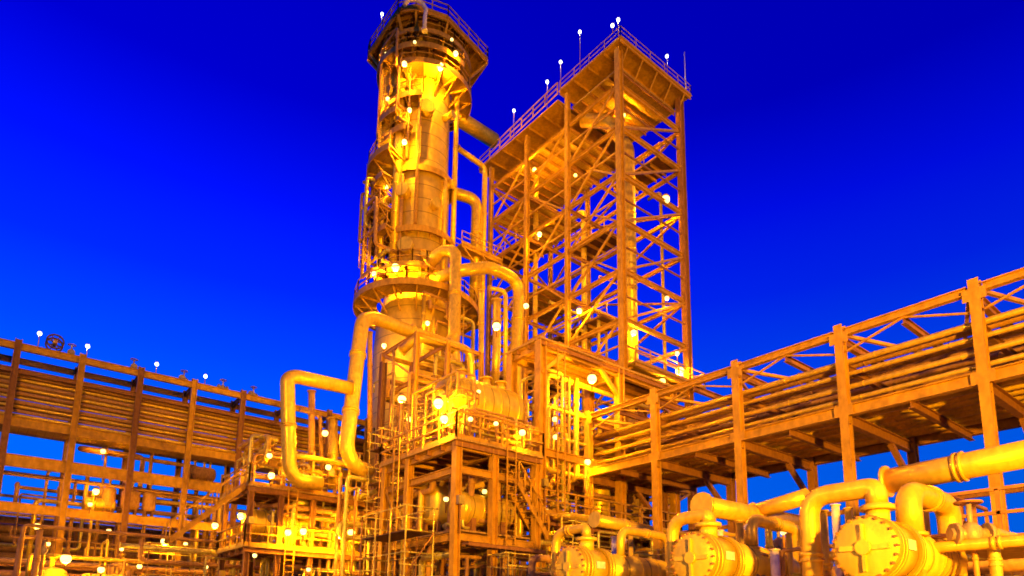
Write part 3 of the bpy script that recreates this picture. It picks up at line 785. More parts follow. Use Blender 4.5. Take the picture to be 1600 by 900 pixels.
# foreground header pipes
pipe([P(1388, 752, X=17), P(1620, 706, X=17)], .3, 'thick bright header pipe at the far right, passing behind the arched pipes', flanges=True)
pipe([P(1180, 800, X=17), P(1262, 775, X=17)], .22, 'bright header pipe stub left of the big arched pipe')
pipe([P(1098, 790, X=14.5), P(1245, 818, Y=P(1098, 790, X=14.5).y)], .27, 'bright short header pipe between the middle and nearest exchangers')
pipe([P(1098, 800, X=14.5)+V((.3,0,0)), P(1098, 800, X=14.5)+V((.3,0,-3))], .16, 'drop leg under the short header pipe')
pipe([P(930, 812, X=15), P(1015, 830, Y=P(930, 812, X=15).y)], .2, 'bright short header pipe above the leftmost exchanger')
for i, (px, py, X, r) in enumerate(((1283, 800, 14, .12), (1305, 790, 15, .09), (1325, 795, 15, .08), (1415, 800, 14, .1), (1445, 790, 16, .07), (1125, 830, 14, .08), (1155, 815, 15, .1), (960, 840, 15, .09), (985, 835, 16, .08), (1210, 860, 14, .1), (1232, 835, 15, .07))):
    a = P(px, py, X=X)
    pipe([a, V((a.x, a.y, .3))], r, ('thicker of the slim pipes inside the big arch of the nearest exchanger', 'pale slim pipe in the middle of the big arch of the nearest exchanger', 'slimmest upright pipe inside the big arch, beside the exchanger cover', 'slim pipe between the two arches of the nearest exchanger', 'pale slim pipe inside the second arch of the nearest exchanger', 'slim upright pipe beside the cover of the middle exchanger', 'slim upright pipe inside the second arch of the middle exchanger', 'pale slim pipe beside the leftmost exchanger', 'slim upright pipe between the leftmost and middle exchangers', 'slim pipe standing left of the big arch of the nearest exchanger', 'pale slim pipe close to the left leg of the big arch')[i], group='slim upright pipes among the exchangers', mt=PIPE if i % 2 == 0 else WHITEP)
# valves with handwheels
def make_valve(p, label, s=1., group='handwheel valves'):
    p = V(p); t = thing('valve', p, label, 'valve', group)
    MB().sphere(p, .2*s, 10, 6, (1,1,1.2)).build('body', VALVE, t)
    q = MB(); q.tube([p-V((.4*s,0,0)), p+V((.4*s,0,0))], .12*s, 10); q.disc(p-V((.3*s,0,0)), (1,0,0), .22*s, .07*s, 12); q.disc(p+V((.3*s,0,0)), (1,0,0), .22*s, .07*s, 12); q.each('flanged_end', VALVE, t)
    MB().tube([p, p+V((0,0,.62*s))], .05*s, 8).build('stem', VALVE, t)
    q = MB(); c = p+V((0,0,.6*s)); n = 14
    q.tube([c+V((.22*s*math.cos(2*math.pi*i/n), .22*s*math.sin(2*math.pi*i/n), 0)) for i in range(n+1)], .025*s, 6, cap=False)
    q.bar(c-V((.2*s,0,0)), c+V((.2*s,0,0)), .03*s); q.bar(c-V((0,.2*s,0)), c+V((0,.2*s,0)), .03*s); q.build('handwheel', STEEL2, t)
    return t
for o_ in [o for o in bpy.data.objects if o.type == 'EMPTY' and o.name.startswith('valve')]: bpy.data.objects.remove(o_)
valve0 = make_valve((14.2, 8.5, 2.9), 'small handwheel valve among the slim pipes of the exchangers')

# right-hand background cable ladder and rails near the frame edge
a = P(1530, 850, X=16)
t = thing('access_platform', (16.5, a.y, 0), 'small railed access platform at the right edge beyond the exchangers', 'platform')
MB().box((16, a.y-2.2, a.z-.1), (18.5, a.y+.5, a.z)).build('deck', GRATE, t)
MB().rail([(16, a.y-2.2, a.z), (16, a.y+.5, a.z), (18.5, a.y+.5, a.z)], step=.9).build('railing', STEEL2, t)
for x in (16.1, 18.4):
    for y in (a.y-2.1, a.y+.4): MB().bar((x, y, .12), (x, y, a.z-.1), .14).build('leg', STEEL2, t)

# ---------------------------------------------------------------- busy pipework (each run a thing)
def spool(box, label, group, r=(.06, .16), n=6, mt=None):
    (x0, yy0, z0), (x1, yy1, z1) = box
    x0, x1 = sorted((x0, x1)); yy0, yy1 = sorted((yy0, yy1)); z0, z1 = sorted((z0, z1))
    rr = rnd.uniform(*r)
    p = V((rnd.uniform(x0, x1), rnd.uniform(yy0, yy1), rnd.uniform(z0, z1))); pts_ = [p.copy()]
    last = -1
    for i in range(n):
        ax = rnd.choice([k for k in (0, 1, 2, 2) if k != last]); last = ax
        lo, hi = ((x0, x1), (yy0, yy1), (z0, z1))[ax]
        q = p.copy(); q[ax] = rnd.uniform(lo, hi)
        if abs(q[ax]-p[ax]) < .6: q[ax] = hi if p[ax]-lo < hi-p[ax] else lo
        p = q; pts_.append(p.copy())
    o = pipe(pts_, rr, label, bend=rr*2.5, mt=mt or rnd.choice((PIPE, PIPE3, PIPE2, PIPE2)), group=group, seg=8)
    o['_r'] = rr
    return o
AREAS = [
 (((S1X+.4, S1Y+.4, zl+.3), (S1x[-1], S1y[-1]-.4, zd-.9)), 22, 'bent process pipe tangled inside the frame under the drum', 'pipes under the drum deck'),
 (((S1X+.4, S1Y+.4, .5), (S1x[-1], S1y[-1]-.4, zl-.2)), 18, 'bent process pipe near the foot of the drum frame', 'pipes at the foot of the drum frame'),
 (((S3X+.4, S3Y+.4, z3*.45+.3), (S3x[-1]-.4, S3y[-1]+1.5, z3*.93)), 22, 'bent process pipe in the upper part of the box frame', 'pipes in the upper box frame'),
 (((S3X+.4, S3Y+.4, z3*.1), (S3x[-1]-.4, S3y[-1]+1.5, z3*.44)), 24, 'bent process pipe in the lower part of the box frame', 'pipes in the lower box frame'),
 (((S2X-.5, S2Y+.2, z2*.5), (S2x[-1], S2y[1], z2*.97)), 22, 'bent process pipe around the slender frame behind the drum', 'pipes around the slender frame'),
 (((S4x[0], S4Y+.3, z4+.3), (S4x[-1], S4Y+4, z4+3.0)), 18, 'bent process pipe standing on the upper deck of the low left frame', 'pipes on the upper left deck'),
 (((S4x[0], S4Y+.3, z4b+.3), (S4x[-1], S4Y+4, z4-.4)), 20, 'bent process pipe between the two decks of the low left frame', 'pipes between the left decks'),
 (((S4x[0]-1, S4Y+.3, .4), (S4x[-1], S4Y+4, z4b-.3)), 18, 'bent process pipe under the low left frame', 'pipes under the low left frame'),
 (((14.5, 9, .5), (19, 17, 4.6)), 20, 'bent process pipe behind the foreground exchangers', 'pipes behind the exchangers'),
 (((13.5, 2.5, .5), (19, 8, 3.6)), 10, 'bent process pipe at the lower right behind the nearest exchanger', 'pipes behind the nearest exchanger'),
 (((2.0, 42, .5), (16, 48.5, 6.9)), 24, 'bent process pipe in the dark pipework at the foot of the left rack', 'pipes at the foot of the left rack'),
 (((2.0, YL+.5, 8.9), (20, YLB-.5, 13.3)), 7, 'bent process pipe hung between the levels of the left rack', 'pipes between the levels of the left rack'),
 (((CX-4.6, CY-1.2, zc(460)), (CX-2.4, CY+1.8, zc(300))), 10, 'bent process pipe at the left side of the column above its widest ring', 'pipes beside the column'),
 (((CX-4.0, CY-2.4, zc(280)), (CX-2.0, CY+.5, zc(110))), 9, 'bent process pipe at the left side of the upper column', 'pipes beside the upper column'),
 (((CX-2.5, CY-4.8, zc(600)), (CX+3.5, CY-3.6, zc(500))), 9, 'bent process pipe under the widest ring of the column', 'pipes under the widest column ring'),
 (((S1X+.1, S1Y+.05, zd+.25), (S1x[-1], S1Y+.75, zd+1.7)), 16, 'x', 'pipes in front of the drum'),
 (((S1X+.1, S1Y+.3, zd+.25), (S1X+1.2, S1y[-1], zd+3.2)), 20, 'x', 'pipes on the deck left of the drum'),
 (((XS[4]-8, YL+.6, 5.6), (XS[8], YL+2.2, 11.2)), 18, 'x', 'pipes between the lower left rack beams'),
 (((S3X-.6, S3Y-1.6, 1.2), (S3x[-1]+1, S3Y-.6, z3*.44)), 18, 'x', 'pipes in front of the box frame'),
 (((S2X-1.5, S2Y-1, 1), (S1X, S2Y+2, z2*.5)), 14, 'x', 'pipes at the foot of the slender frame'),
 (((TX0, TY[1], 20), (TX1, TY[3], 30)), 8, 'bent process pipe low inside the lattice tower', 'pipes low inside the lattice tower'),
]
ORD = ['leftmost', 'second from the left', 'third from the left', 'fourth from the left', 'fifth from the left', 'sixth from the left', 'seventh from the left', 'eighth from the left', 'ninth from the left', 'tenth from the left', 'eleventh from the left', 'twelfth from the left']
def screen_x(o):
    m_ = [c for c in o.children if c.name.startswith('pipe_run') or c.name.startswith('body')][0].data
    c = sum((v.co for v in m_.vertices), V())/len(m_.vertices)+o.location-CP
    return c.dot(CR)/c.dot(_f)
def rank_labels(things_, fmt):
    """labels that tell look-alike runs apart by their order from left to right"""
    things_.sort(key=screen_x); n = len(things_)
    for i, o in enumerate(things_):
        if i < n/2: w = ORD[i]
        else: w = ORD[n-1-i].replace('left', 'right')
        o['label'] = fmt(o, w)
def spool_look(o):
    run = [c for c in o.children if c.name.startswith('pipe_run')][0]
    r_ = o['_r']
    del o['_r']
    return ('thin' if r_ < .1 else 'medium' if r_ < .14 else 'thick')+' '+('rusty' if run.data.materials[0] is PIPE2 else 'yellow')
for bx, n_, lb, gp in AREAS:
    n_ = max(5, int(n_*.72))
    made = [spool(bx, lb, gp, r=(.03, .06) if 'front of the drum' in gp else (.03, .06) if 'left of the drum' in gp else (.045, .16)) for k in range(n_)]
    place = {'pipes under the drum deck': 'under the drum deck', 'pipes at the foot of the drum frame': 'at the foot of the drum frame', 'pipes in the upper box frame': 'in the upper box frame', 'pipes in the lower box frame': 'in the lower box frame', 'pipes around the slender frame': 'around the slender frame', 'pipes on the upper left deck': 'on the upper lower-left deck', 'pipes between the left decks': 'between the lower left decks', 'pipes under the low left frame': 'under the low left frame', 'pipes behind the exchangers': 'behind the exchangers', 'pipes behind the nearest exchanger': 'behind the nearest exchanger', 'pipes at the foot of the left rack': 'at the left rack foot', 'pipes between the levels of the left rack': 'between left rack beams', 'pipes in front of the drum': 'in front of the drum', 'pipes on the deck left of the drum': 'on the deck left of the drum', 'pipes between the lower left rack beams': 'between lower left rack beams', 'pipes at the foot of the slender frame': 'at the slender frame foot', 'pipes in front of the box frame': 'in front of the box frame', 'pipes beside the column': 'beside the column middle', 'pipes beside the upper column': 'beside the upper column', 'pipes under the widest column ring': 'under the widest column ring', 'pipes low inside the lattice tower': 'low inside the lattice tower'}[gp].replace('upper lower-left', 'upper left')
    rank_labels(made, lambda o, w: spool_look(o)+' bent pipe, '+w+' '+place)
for bx, n_, lb, gp in AREAS[:11]:
    vs = []
    for k in range(max(2, n_//4)):
        (x0, yy0, z0), (x1, yy1, z1) = bx
        vs.append(clone(valve0, (rnd.uniform(x0, x1), rnd.uniform(yy0, yy0+(yy1-yy0)*.5), rnd.uniform(z0, z1)), lb, rz=rnd.uniform(0, 3), group='valves, '+gp))
    rank_labels(vs, lambda o, w: 'grey valve, '+w+', amid '+gp)
# vessels among the pipework
vdrum((S3x[1]+.4, S3Y+2.0), .8, z3*.45+.2, z3*.45+4.2, 'upright vessel on the middle deck of the box frame')
vdrum((P(912, 700, Y=S3Y+3).x, S3Y+3.2), .95, z3*.2, z3*.45-.4, 'squat upright vessel in the lower part of the box frame')
vdrum((S4x[2], S4Y+2), .75, z4b+.2, z4-.5, 'upright yellow vessel between the lower left decks')
vdrum((S4x[3], S4Y+1.2), .6, z4b+.2, z4-.4, 'narrow upright vessel on the lower left deck beside the dark post')
drum_small((S4x[1]+.4, S4Y+1.5, z4b+1.5), .8, 3.0, (1,0,0), 'horizontal yellow vessel on the lowest left deck', saddle=.5)
vdrum((S1X+1.4, S1Y+3.2), .9, zl+.25, zd-1.2, 'upright vessel inside the drum frame, behind its near post')
drum_small((S1x[1]+.3, S1Y+1.2, zl+1.3), .7, 2.4, (1,0,0), 'small horizontal vessel on the lower level of the drum frame', saddle=.35)
drum_small((6.2, YL+1.2, 9.65), .45, 1.5, (1,0,0), 'small yellow vessel on the third beam level of the left rack, near the left edge', saddle=.2, mt=PIPE)
drum_small((12.2, YL+1.2, 12.7), .5, 1.5, (1,0,0), 'small vessel on the middle beam level of the left rack', saddle=.2, mt=PIPE2)
vdrum((7.2, 47), .7, .2, 5.6, 'upright yellow vessel at the foot of the left rack, far left', mt=PIPE2)
vdrum((3.6, 45.5), .8, .2, 5.0, 'short upright vessel in the dark pipework at the far left edge', mt=PIPE2)
# coiled shape on top of the left rack
a = P(85, 545, Y=YL+1); t = thing('cable_reel', a, 'round dark reel on top of the left rack near its left end', 'reel')
for dy in (0, .7):
    c = a+V((0,dy,.5)); MB().tube([c+V((.46*math.cos(2*math.pi*i/18), 0, .46*math.sin(2*math.pi*i/18))) for i in range(19)], .06, 6, cap=False).build('hoop', DARK, t)
    q = MB()
    for i in range(3): e1 = V((math.cos(i*math.pi/3)*.45, 0, math.sin(i*math.pi/3)*.45)); q.bar(c-e1, c+e1, .06)
    q.build('spokes', DARK, t)
MB().disc(a+V((0,.35,.5)), (0,1,0), .13, .8, 12).build('hub', PIPE2, t)
for px in (110, 210, 290, 352, 400):
    a = P(px, 560, Y=YL+.6); a = V((a.x, YL+.6, 18.98))
    clone(valve0, a+V((0,0,.25)), {110: 'leftmost', 210: 'second from the left', 290: 'middle', 352: 'second from the right', 400: 'rightmost'}[px]+' dark handwheel valve on top of the left rack', rz=rnd.uniform(0,3), group='valves on top of the left rack')
# far racks that close the view near the ground
fr = thing('pipe_rack', (20, 60, 0), 'low far pipe rack behind the left rack, closing the view near the ground', 'pipe rack')
for k in range(15):
    MB().ibeam((-14+k*5, 59.6, 0), (-14+k*5, 59.6, 9.4), .3, .3).build('column', STEEL2, fr)
for z in (2.6, 5.6, 9.2): MB().ibeam((-14, 59.9, z), (56, 59.9, z), .3, .5).build('girder', STEEL2, fr)
OL = ['lowest','second lowest','third lowest','fourth lowest','fifth lowest','sixth lowest','seventh lowest','eighth lowest','ninth lowest','tenth lowest','eleventh lowest','second highest','highest']
for k in range(13):
    straight_pipe((-14, 60.5, .5+k*.68), (56, 60.5, .5+k*.68), .345, OL[k]+' rusty pipe of the close-set wall of pipes behind the left rack', PIPE2, 'pipes on the low far rack', supports=False, seg=8)
fr = thing('pipe_rack', (46, 0, 0), 'low far pipe rack beyond the right rack, just above the ground', 'pipe rack')
for k in range(13):
    MB().ibeam((45.6, -22+k*5, 0), (45.6, -22+k*5, 7), .3, .3).build('column', STEEL2, fr)
for z in (2.6, 6.9): MB().ibeam((45.8, -22, z), (45.8, 38, z), .3, .5).build('girder', STEEL2, fr)
for k in range(9):
    straight_pipe((46.5, -22, .5+k*.68), (46.5, 38, .5+k*.68), .345, OL[k]+' rusty pipe of the close-set wall of pipes beyond the right rack', PIPE2, 'pipes on the far rack beyond the right rack', supports=False, seg=8)
for px, lb in ((172, 'leftmost upright pot between the lower beams of the left rack'), (207, 'middle upright pot between the lower beams of the left rack'), (236, 'rightmost upright pot between the lower beams of the left rack')):
    vdrum((P(px, 760, Y=YL+1).x, YL+1.1), .42 if px != 207 else .55, 9.0, 10.9, lb, mt=PIPE2)
for k, px in enumerate((72, 96, 118, 160, 194, 232, 262, 288, 326, 350, 372)):
    a = P(px, 760, Y=YL+1.6); z1_ = (11.4, 13.8, 8.6, 13.8)[k % 4]
    o = pipe([V((a.x, YL+1.6, .4)), V((a.x, YL+1.6, z1_)), V((a.x+.1, YL+.6, z1_+.1))], (.09, .16, .12)[k % 3], ORD[k]+' upright riser pipe standing behind the left rack beams', group='riser pipes of the left rack', mt=PIPE2, seg=8)
# low service pipes that close the view near the ground
for i in range(7):
    z = .6+i*.8
    straight_pipe((-2, 48.6, z), (30, 48.6, z), .16+.06*(i%3), OL[i]+' long thin pipe of the tier at the foot of the left rack', PIPE2, 'low pipes at the foot of the left rack', supports=False, seg=8)
for i in range(6):
    z = .5+i*.62
    straight_pipe((21, -4, z), (21, 27, z), .14+.05*(i%3), OL[i]+' long pipe of the tier running behind the exchangers', PIPE2 if i % 2 else PIPE, 'low pipes behind the exchangers', supports=False, seg=8)

def tray(a, b, w, label, group='cable trays'):
    a = V(a); b = V(b); t = thing('cable_tray', a, label, 'cable tray', group)
    d_ = (b-a).normalized(); sd = d_.cross(V((0,0,1))).normalized() if abs(d_.z) < .9 else V((1,0,0))
    for k in (-1, 1): MB().bar(a+sd*w/2*k, b+sd*w/2*k, .04, .14).build('side_rail', STEEL2, t)
    q = MB(); L_ = (b-a).length; n = int(L_/.4)
    for i in range(n+1): c = a+d_*(L_*i/n); q.bar(c-sd*w/2, c+sd*w/2, .04)
    q.build('rungs_lattice', STEEL2, t)
    q = MB()
    for k in range(4): q.tube([a+sd*(w*(-.35+.23*k))+V((0,0,.06)), b+sd*(w*(-.35+.23*k))+V((0,0,.06))], .035, 6)
    q.each('cable', DARK, t)
tray((S1X+.2, S1Y-.45, zl-.5), (S1x[-1], S1Y-.45, zl-.5), .45, 'cable tray along the front of the drum frame, below its lower deck')
tray((S3X, S3Y-.5, z3*.45-.5), (S3x[-1], S3Y-.5, z3*.45-.5), .5, 'cable tray along the front of the box frame under its railed deck')
def stair(a, b, w, label):
    a = V(a); b = V(b); t = thing('steel_stair', a, label, 'stair')
    h = V((b.x-a.x, b.y-a.y, 0)).normalized(); sd = V((-h.y, h.x, 0))
    for k in (-1, 1):
        MB().bar(a+sd*w/2*k, b+sd*w/2*k, .06, .24).build('stringer', STEEL, t)
        q = MB(); n = 5; up = V((0,0,1.0))
        for i in range(n+1): c = a.lerp(b, i/n)+sd*w/2*k; q.bar(c, c+up, .06)
        q.bar(a+sd*w/2*k+up, b+sd*w/2*k+up, .06); q.build('handrail', STEEL, t)
    n = int((b.z-a.z)/.21); q = MB()
    for i in range(1, n): c = a.lerp(b, i/n); q.quadbox(c, sd*w/2, h*.12, V((0,0,.015)))
    q.each('tread', GRATE, t)
stair((S1x[-1]+.6, S1Y+.2, zl+.2), (S1X+1.4+(S1x[-1]-S1X)*.4, S1Y+.2, zd-1.3), .8, 'steel stair climbing inside the drum frame towards its top deck')
stair((S4x[0]-3.6, S4Y+.5, z4b), (S4x[0]-.3, S4Y+.5, z4), .8, 'steel stair rising to the upper deck at the left end of the low frame')
stair((S3x[1]+.3, S3Y+1.2, z3*.45+.15), (S3x[1]+3.4, S3Y+1.2, z3*.45+3.6), .8, 'steel stair inside the box frame above its railed deck')

def scaffold(p, nx, ny, lev, label, bay=1.3, lift=1.9):
    p = V(p); t = thing('scaffold', p, label, 'scaffold', 'tube scaffolds'); H_ = lev*lift
    for i in range(nx+1):
        for j in range(ny+1):
            o_ = p+V((i*bay, j*bay, 0)); MB().tube([o_, o_+V((0,0,H_+1))], .035, 6).build('upright', rnd.choice((STEEL2, PIPE3)), t)
    for l in range(1, lev+1):
        for dz in (0, .5, 1.0):
            for j in (0, ny): MB().tube([p+V((-.2,j*bay,l*lift+dz)), p+V((nx*bay+.2,j*bay,l*lift+dz))], .028, 6).build('ledger', PIPE3, t)
        for i in (0, nx): MB().tube([p+V((i*bay,-.2,l*lift+1)), p+V((i*bay,ny*bay+.2,l*lift+1))], .028, 6).build('transom', PIPE3, t)
        MB().box(p+V((0,.05,l*lift-.05)), p+V((nx*bay,ny*bay-.05,l*lift))).build('boards', DARK, t)
    for l in range(lev):
        a_, b_ = (p+V((0,-.06,l*lift)), p+V((nx*bay,-.06,(l+1)*lift)))
        if l % 2: a_, b_ = V((b_.x, a_.y, a_.z)), V((a_.x, b_.y, b_.z))
        MB().tube([a_, b_], .028, 6).build('brace', STEEL2, t)
scaffold((S2X-3.2, S2Y-2.2, 0), 3, 1, 6, 'tall tube scaffold at the column foot, left behind the drum frame')
scaffold((S4x[2]-.5, S4Y-1.9, 0), 4, 1, 2, 'low tube scaffold in front of the low left frame')
scaffold((S3X+.6, S3Y-1.6, 0), 3, 1, 3, 'tube scaffold in front of the box frame, right of its near post')
scaffold((P(230, 860, Y=45).x, 44.5, 0), 4, 1, 3, 'tube scaffold at the foot of the left rack')
scaffold((XR-4.0, 13.5, 0), 1, 3, 2, 'tube scaffold behind the middle exchanger under the right rack')

scaffold((S1X-1.7, S1Y+1.0, 0), 1, 3, 3, 'tube scaffold standing left of the drum frame near its front post')
scaffold((S1x[1]-.4, S1Y-1.6, 0), 2, 1, 2, 'tube scaffold in front of the drum frame, right of its near post', bay=1.1)
def wall_ladder(p, h, d_, label):
    p = V(p); d_ = V(d_).normalized(); t = thing('access_ladder', p, label, 'ladder', 'fixed ladders')
    for k in (-.24, .24): MB().bar(p+d_*k, p+d_*k+V((0,0,h)), .05).build('side_rail', STEEL, t)
    z = .3
    while z < h: MB().bar(p-d_*.24+V((0,0,z)), p+d_*.24+V((0,0,z)), .035).build('rung', STEEL, t); z += .32
wall_ladder((S1x[1]+.7, S1Y-.35, .2), zd+.8, (1,0,0), 'fixed ladder up the right face of the drum frame')
wall_ladder((S1X-.35, S1y[1]+.6, .2), zd+.8, (0,1,0), 'fixed ladder up the left face of the drum frame')
wall_ladder((S3X+1.0, S3Y-.4, z3*.45), z3*.53, (1,0,0), 'fixed ladder up the box frame beside its near post')
wall_ladder((S4x[1]+.5, S4Y-.35, .2), z4, (1,0,0), 'fixed ladder up the low left frame')

# ---------------------------------------------------------------- the plant's lamps, and some added to brighten it
G1 = 'sodium lamps on the column'; G2 = 'sodium lamps in the lattice tower'; G3 = 'sodium lamps in the middle frames'; G4 = 'sodium lamps at the lower left'; G5 = 'pale lamps on thin poles'
D_ = math.hypot(CX, CY)
def L(px, py, D, label, power, g, r=.24, **k): return lamp(P(px, py, D=D), label, 'flood', power*(1.9 if 'left deck' in label or 'lower left' in label or 'between the decks' in label or 'drum' in label else 1), g, r*1.2, **k)
L(688, 104, D_-3.6, 'brightest lamp under the top deck of the column', 1500, G1, .34)
L(712, 84, D_-3.6, 'small lamp right of the brightest one under the top deck', 600, G1)
L(632, 100, D_-4, 'lamp under the left half of the top deck of the column', 900, G1)
L(648, 66, D_-4.3, 'lamp added high under the front of the top deck of the column', 1000, G1, .14)  # this lamp and the next two are added to brighten the column head
L(706, 62, D_-3.9, 'lamp added high under the right of the top deck of the column', 800, G1, .14)
L(603, 84, D_-1.5, 'lamp added high under the left corner of the top deck of the column', 700, G1, .14)
L(595, 110, D_, 'lamp at the left edge below the top deck of the column', 900, G1)
L(606, 155, D_-2, 'lamp on the left of the upper column, below the ring', 700, G1, .2)
L(640, 172, D_-3.5, 'lamp beside the ladder on the upper column', 600, G1, .2)
L(632, 222, D_-3.8, 'lamp on the left ring at the middle of the column', 1100, G1)
L(604, 292, D_-.5, 'lamp under the left bulging platform of the column', 500, G1, .18)
L(618, 418, D_-3.8, 'bright lamp on the widest ring of the column, left one', 1600, G1, .34)
L(655, 440, D_-4, 'bright lamp on the widest ring of the column, right one', 1400, G1, .3)
L(585, 428, D_-1, 'small lamp at the left end of the widest column ring', 500, G1)
L(600, 540, D_-4.6, 'lamp under the widest ring at the column foot', 1200, G1, .2)
L(668, 505, D_-5.2, 'lamp under the widest ring on its right side', 900, G1, .2)
for px, py, D, lb, w, r in ((1040, 312, 48, 'big lamp by the right post of the lattice tower, halfway up', 1800, .36), (1062, 580, 48, 'brightest lamp at the right foot of the lattice tower', 1800, .36), (1035, 596, 47, 'lamp on the lower deck of the lattice tower, left of the brightest', 900, .26), (990, 520, 46, 'lamp near the near post low in the lattice tower', 900, .26), (1042, 466, 47, 'small pale lamp between lattice braces at the right', 500, .18), (905, 486, 46, 'lamp on the left face of the lattice tower, low', 900, .24), (843, 366, 50, 'lamp on the left face of the lattice tower, halfway up', 900, .22), (835, 265, 52, 'lamp high on the left face of the lattice tower', 1400, .2), (1058, 552, 48, 'small lamp above the brightest at the tower foot', 300, .18)):
    L(px, py, D, lb, w, G2, r)
lamp((36.5, 31.8, 42.8), 'lamp hidden under the roof deck of the lattice tower, front', 'flood', 4300, G2, .2)
lamp((36.5, 37.4, 40.6), 'lamp hidden under the roof deck of the lattice tower, middle', 'flood', 3600, G2, .2)
lamp((36.5, 42.4, 37.0), 'lamp hidden under the roof deck of the lattice tower, rear', 'flood', 2200, G2, .2)
lamp((37.5, 33.0, 28.5), 'lamp inside the lattice tower on its middle level', 'flood', 2200, G2, .2)
lamp((36.5, 40.5, 24.5), 'lamp inside the lattice tower on its lower level', 'flood', 2000, G2, .2)
for px, py, D, lb, w, r in ((925, 592, 32.5, 'big bright lamp under the roof of the box frame', 1500, .27), (918, 722, 33, 'lamp at the middle of the box frame', 700, .18), (853, 800, 31.5, 'tall bright lamp low beside the near post of the box frame', 800, .2), (867, 655, 32, 'lamp left in the box frame, beside the thick near post', 600, .15), (868, 683, 32, 'lamp left in the box frame, just below its neighbour', 500, .15), (816, 676, 28.5, 'lamp at the right end of the yellow drum', 600, .17), (822, 478, 36, 'lamp beside the arched pipe, above the box frame', 500, .18), (776, 510, 34, 'bright lamp left of the arched pipe leg', 900, .25), (685, 630, 27.6, 'big bright lamp at the left end of the yellow drum', 900, .24), (694, 655, 27.2, 'lamp below the big one at the left end of the drum', 600, .2), (628, 624, 33, 'bright lamp left of the yellow drum', 900, .24), (640, 655, 32, 'lamp above the railing left of the drum', 500, .16), (757, 768, 29, 'small lamp inside the drum frame below the deck', 500, .13), (697, 780, 28.5, 'small lamp left of the near post under the drum', 500, .13), (735, 655, 26.2, 'small lamp in front of the yellow drum', 1500, .12), (775, 662, 26.4, 'small lamp added in front to brighten the right half of the drum', 1300, .11), (748, 612, 28.0, 'small lamp just above the yellow drum', 900, .1)):  # the lamp before the drum's right half is added to brighten it
    L(px, py, D, lb, w, G3, r)
for px, py, D, lb, w, r in ((421, 712, 37, 'lamp on the railing left of the pipe loop', 400, .17), (424, 743, 37, 'lamp on the upper deck below the pipe loop', 500, .2), (508, 677, 38, 'lamp inside the pipe loop, on the right', 600, .2), (513, 730, 38, 'lamp near the hooked foot of the leaning pipe', 500, .18), (377, 806, 38, 'lamp at the left end between the lower left decks', 600, .22), (383, 830, 38, 'lamp just below the leftmost deck lamp', 500, .2), (450, 832, 37, 'lamp left of middle between the lower left decks', 600, .2), (474, 830, 37, 'lamp in the middle between the lower left decks', 600, .2), (530, 836, 37, 'lamp right of middle between the lower left decks', 700, .22), (549, 832, 37, 'lamp beside the dark post between the decks', 700, .22), (150, 768, 50, 'lamp between two beams of the left rack', 260, .22), (336, 821, 49, 'lamp under the third beam of the left rack, right end', 400, .24), (258, 846, 46, 'bright lamp low at the left rack, middle', 600, .28), (103, 873, 44, 'bright lamp low at the far left', 700, .3), (58, 822, 47, 'lamp at the far left edge below the third beam', 400, .2), (161, 705, 51, 'small lamp on the second beam of the left rack', 300, .18), (158, 890, 44, 'small lamp near the lower edge at the left', 300, .2), (141, 788, 50, 'small lamp below the one between the beams', 250, .16), (170, 830, 47, 'faint lamp low in the left rack', 300, .16), (218, 885, 45, 'faint lamp near the ground at the left', 300, .16), (430, 690, 41, 'small lamp between left rack and pipe loop', 300, .15), (398, 868, 34, 'tiny lamp on the low scaffold left of the dark post', 200, .12), (322, 886, 42, 'tiny lamp near the ground below the right end of the left rack', 250, .13), (290, 850, 47, 'faint lamp between the bright low lamp and the deck lamps', 250, .14), (482, 890, 34, 'tiny lamp low under the middle of the low left frame', 200, .12), (75, 850, 46, 'faint lamp at the far left above the bright low lamp', 250, .14), (190, 858, 46, 'tiny lamp low at the left, right of the short vessel', 250, .13)):
    L(px, py, D, lb, w, G4, r)
L(1412, 800, 17.5, 'bright lamp behind the right arch of the nearest exchanger', 260, 'sodium lamps by the exchangers', .1, drop=.4)
L(1224, 832, 18, 'bright lamp between the middle and nearest exchangers', 220, 'sodium lamps by the exchangers', .08, drop=.4)
L(1152, 872, 21, 'small lamp low behind the middle exchanger', 160, 'sodium lamps by the exchangers', .07, drop=.4)
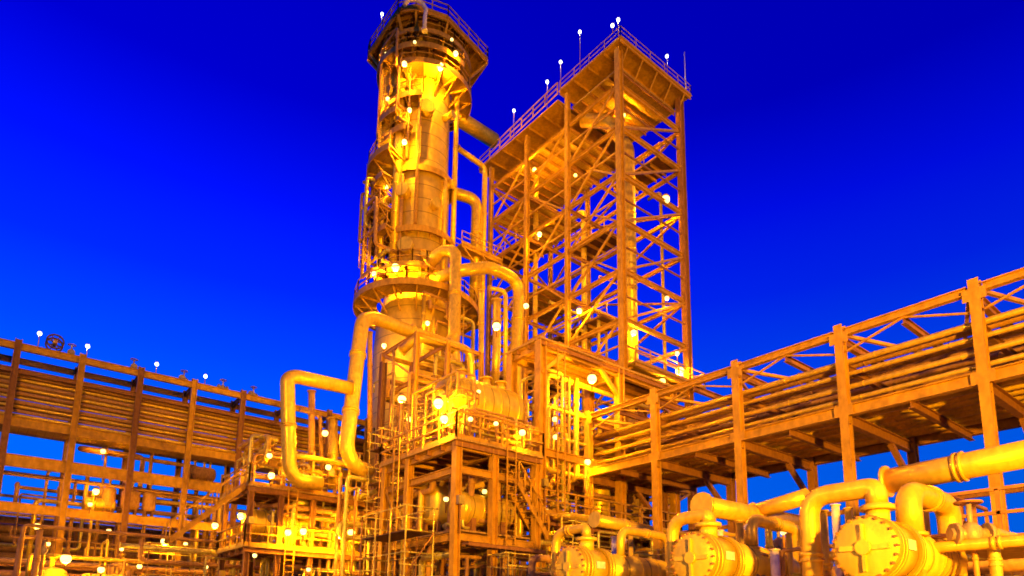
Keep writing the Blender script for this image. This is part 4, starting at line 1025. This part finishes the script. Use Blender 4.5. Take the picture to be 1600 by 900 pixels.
for px, py, D, lb, dr in ((597, 22, D_-1, 'pale lamp at the left corner above the column top deck', 2.6), (906, 50, 48, 'pale lamp above the left edge of the tower roof', 2.2), (957, 40, 45, 'lower pale lamp of the pair above the near roof corner', 1.2), (966, 31, 45.3, 'upper pale lamp of the pair above the near roof corner', 1.6), (855, 128, 51, 'pale lamp at the step in the tower roof', 1.4), (876, 97, 49.5, 'small pale lamp just above the step in the tower roof', 1.0), (803, 173, 55, 'pale lamp above the far end of the tower roof', 1.8), (1042, 88, 49, 'pale lamp beside the lightning rod', 2.0), (581, 246, D_, 'pale lamp on the left bulging platform of the column', 1.0), (62, 521, 50, 'pale lamp at the left end above the left rack', 1.6), (137, 541, 51, 'pale lamp above the left rack, second from the left', 1.0), (245, 569, 52, 'pale lamp above the left rack, third from the left', 1.2), (321, 588, 53, 'pale lamp above the left rack, rightmost', 1.1), (583, 322, D_, 'small pale lamp on the left side of the column, low', 1.0)):
    if 800 < px < 950: p_ = P(px, py, X=TX0-.3); dr = p_.z-(44.9 if p_.y < TY[1]+.5 else 44.2)
    elif px > 950: p_ = P(px, py, Y=TY[0]-.5); dr = p_.z-44.9
    elif px < 400: p_ = P(px, py, Y=YL+.1); dr = p_.z-18.9
    else: p_ = P(px, py, D=D)
    lamp(p_, lb, 'pole', 60, G5, .2, drop=max(.4, dr), col_=(.8,.88,1))
for k in range(4):  # lamps added to brighten the underside of the right rack
    y = YS[2+k*2] if 2+k*2 < len(YS) else YS[-1]
    lamp((26.2, y-2.2, 5.2), ['lamp added under the right rack near the right edge', 'lamp added under the second bay of the right rack', 'lamp added under the right rack behind the big arch', 'lamp added under the right rack beside the box frame'][k], 'flood', 4200, 'lamps added under the right rack', .1)
# floodlight masts added out of view to raise the general light
flood((2, -10, 5), (26, 12, 10), 'floodlight mast added behind the photographer, lighting the right rack', 84000, 75)
flood((-16, 8, 20), (20, 42, 16), 'floodlight mast added at the left, lighting the left rack and column', 34000, 70)
flood((14, -22, 24), (34, 34, 30), 'floodlight mast added at the right, lighting the lattice tower', 78000, 60)
flood((-4, 9, 8), (13, 6, 3), 'low floodlight mast added left of the photographer, lighting the exchangers', 5600, 70)
flood((13, -9, 9), (14, 5, 3), 'low floodlight mast added right of the photographer, lighting the exchanger arches', 2400, 80)

# small things that give the plant its wear: junction boxes, hoses, plates
def jbox(p, label, s_=.28):
    p = V(p); t = thing('junction_box', p, label, 'junction box', 'junction boxes')
    MB().box(p-V((s_/2,.09,s_*.65)), p+V((s_/2,.09,s_*.65))).build('box', VALVE, t)
    MB().box(p-V((s_*.44,.12,s_*.58)), p+V((s_*.44,-.093,s_*.58))).build('lid', PIPE3, t)
    MB().tube([p+V((0,0,-s_*.65)), p+V((0,0,-s_*.65-1.2))], .025, 6).build('conduit', STEEL2, t)
jbox((S1X, S1Y-.32, zl+1.3), 'small junction box on the near post of the drum frame')
jbox((S3X, S3Y-.36, z3*.45+1.5), 'small junction box on the near post of the box frame')
jbox((S3x[1], S3Y-.36, z3*.3), 'small junction box on the middle post of the box frame')
jbox((S4x[0], S4Y-.3, z4b+1.4), 'small junction box at the left post of the low left frame')
import sys
for o in bpy.data.objects:
    if 'label' in o and len(o['label'].replace('-', ' ').split()) > 16: print('LONG', o['label'])
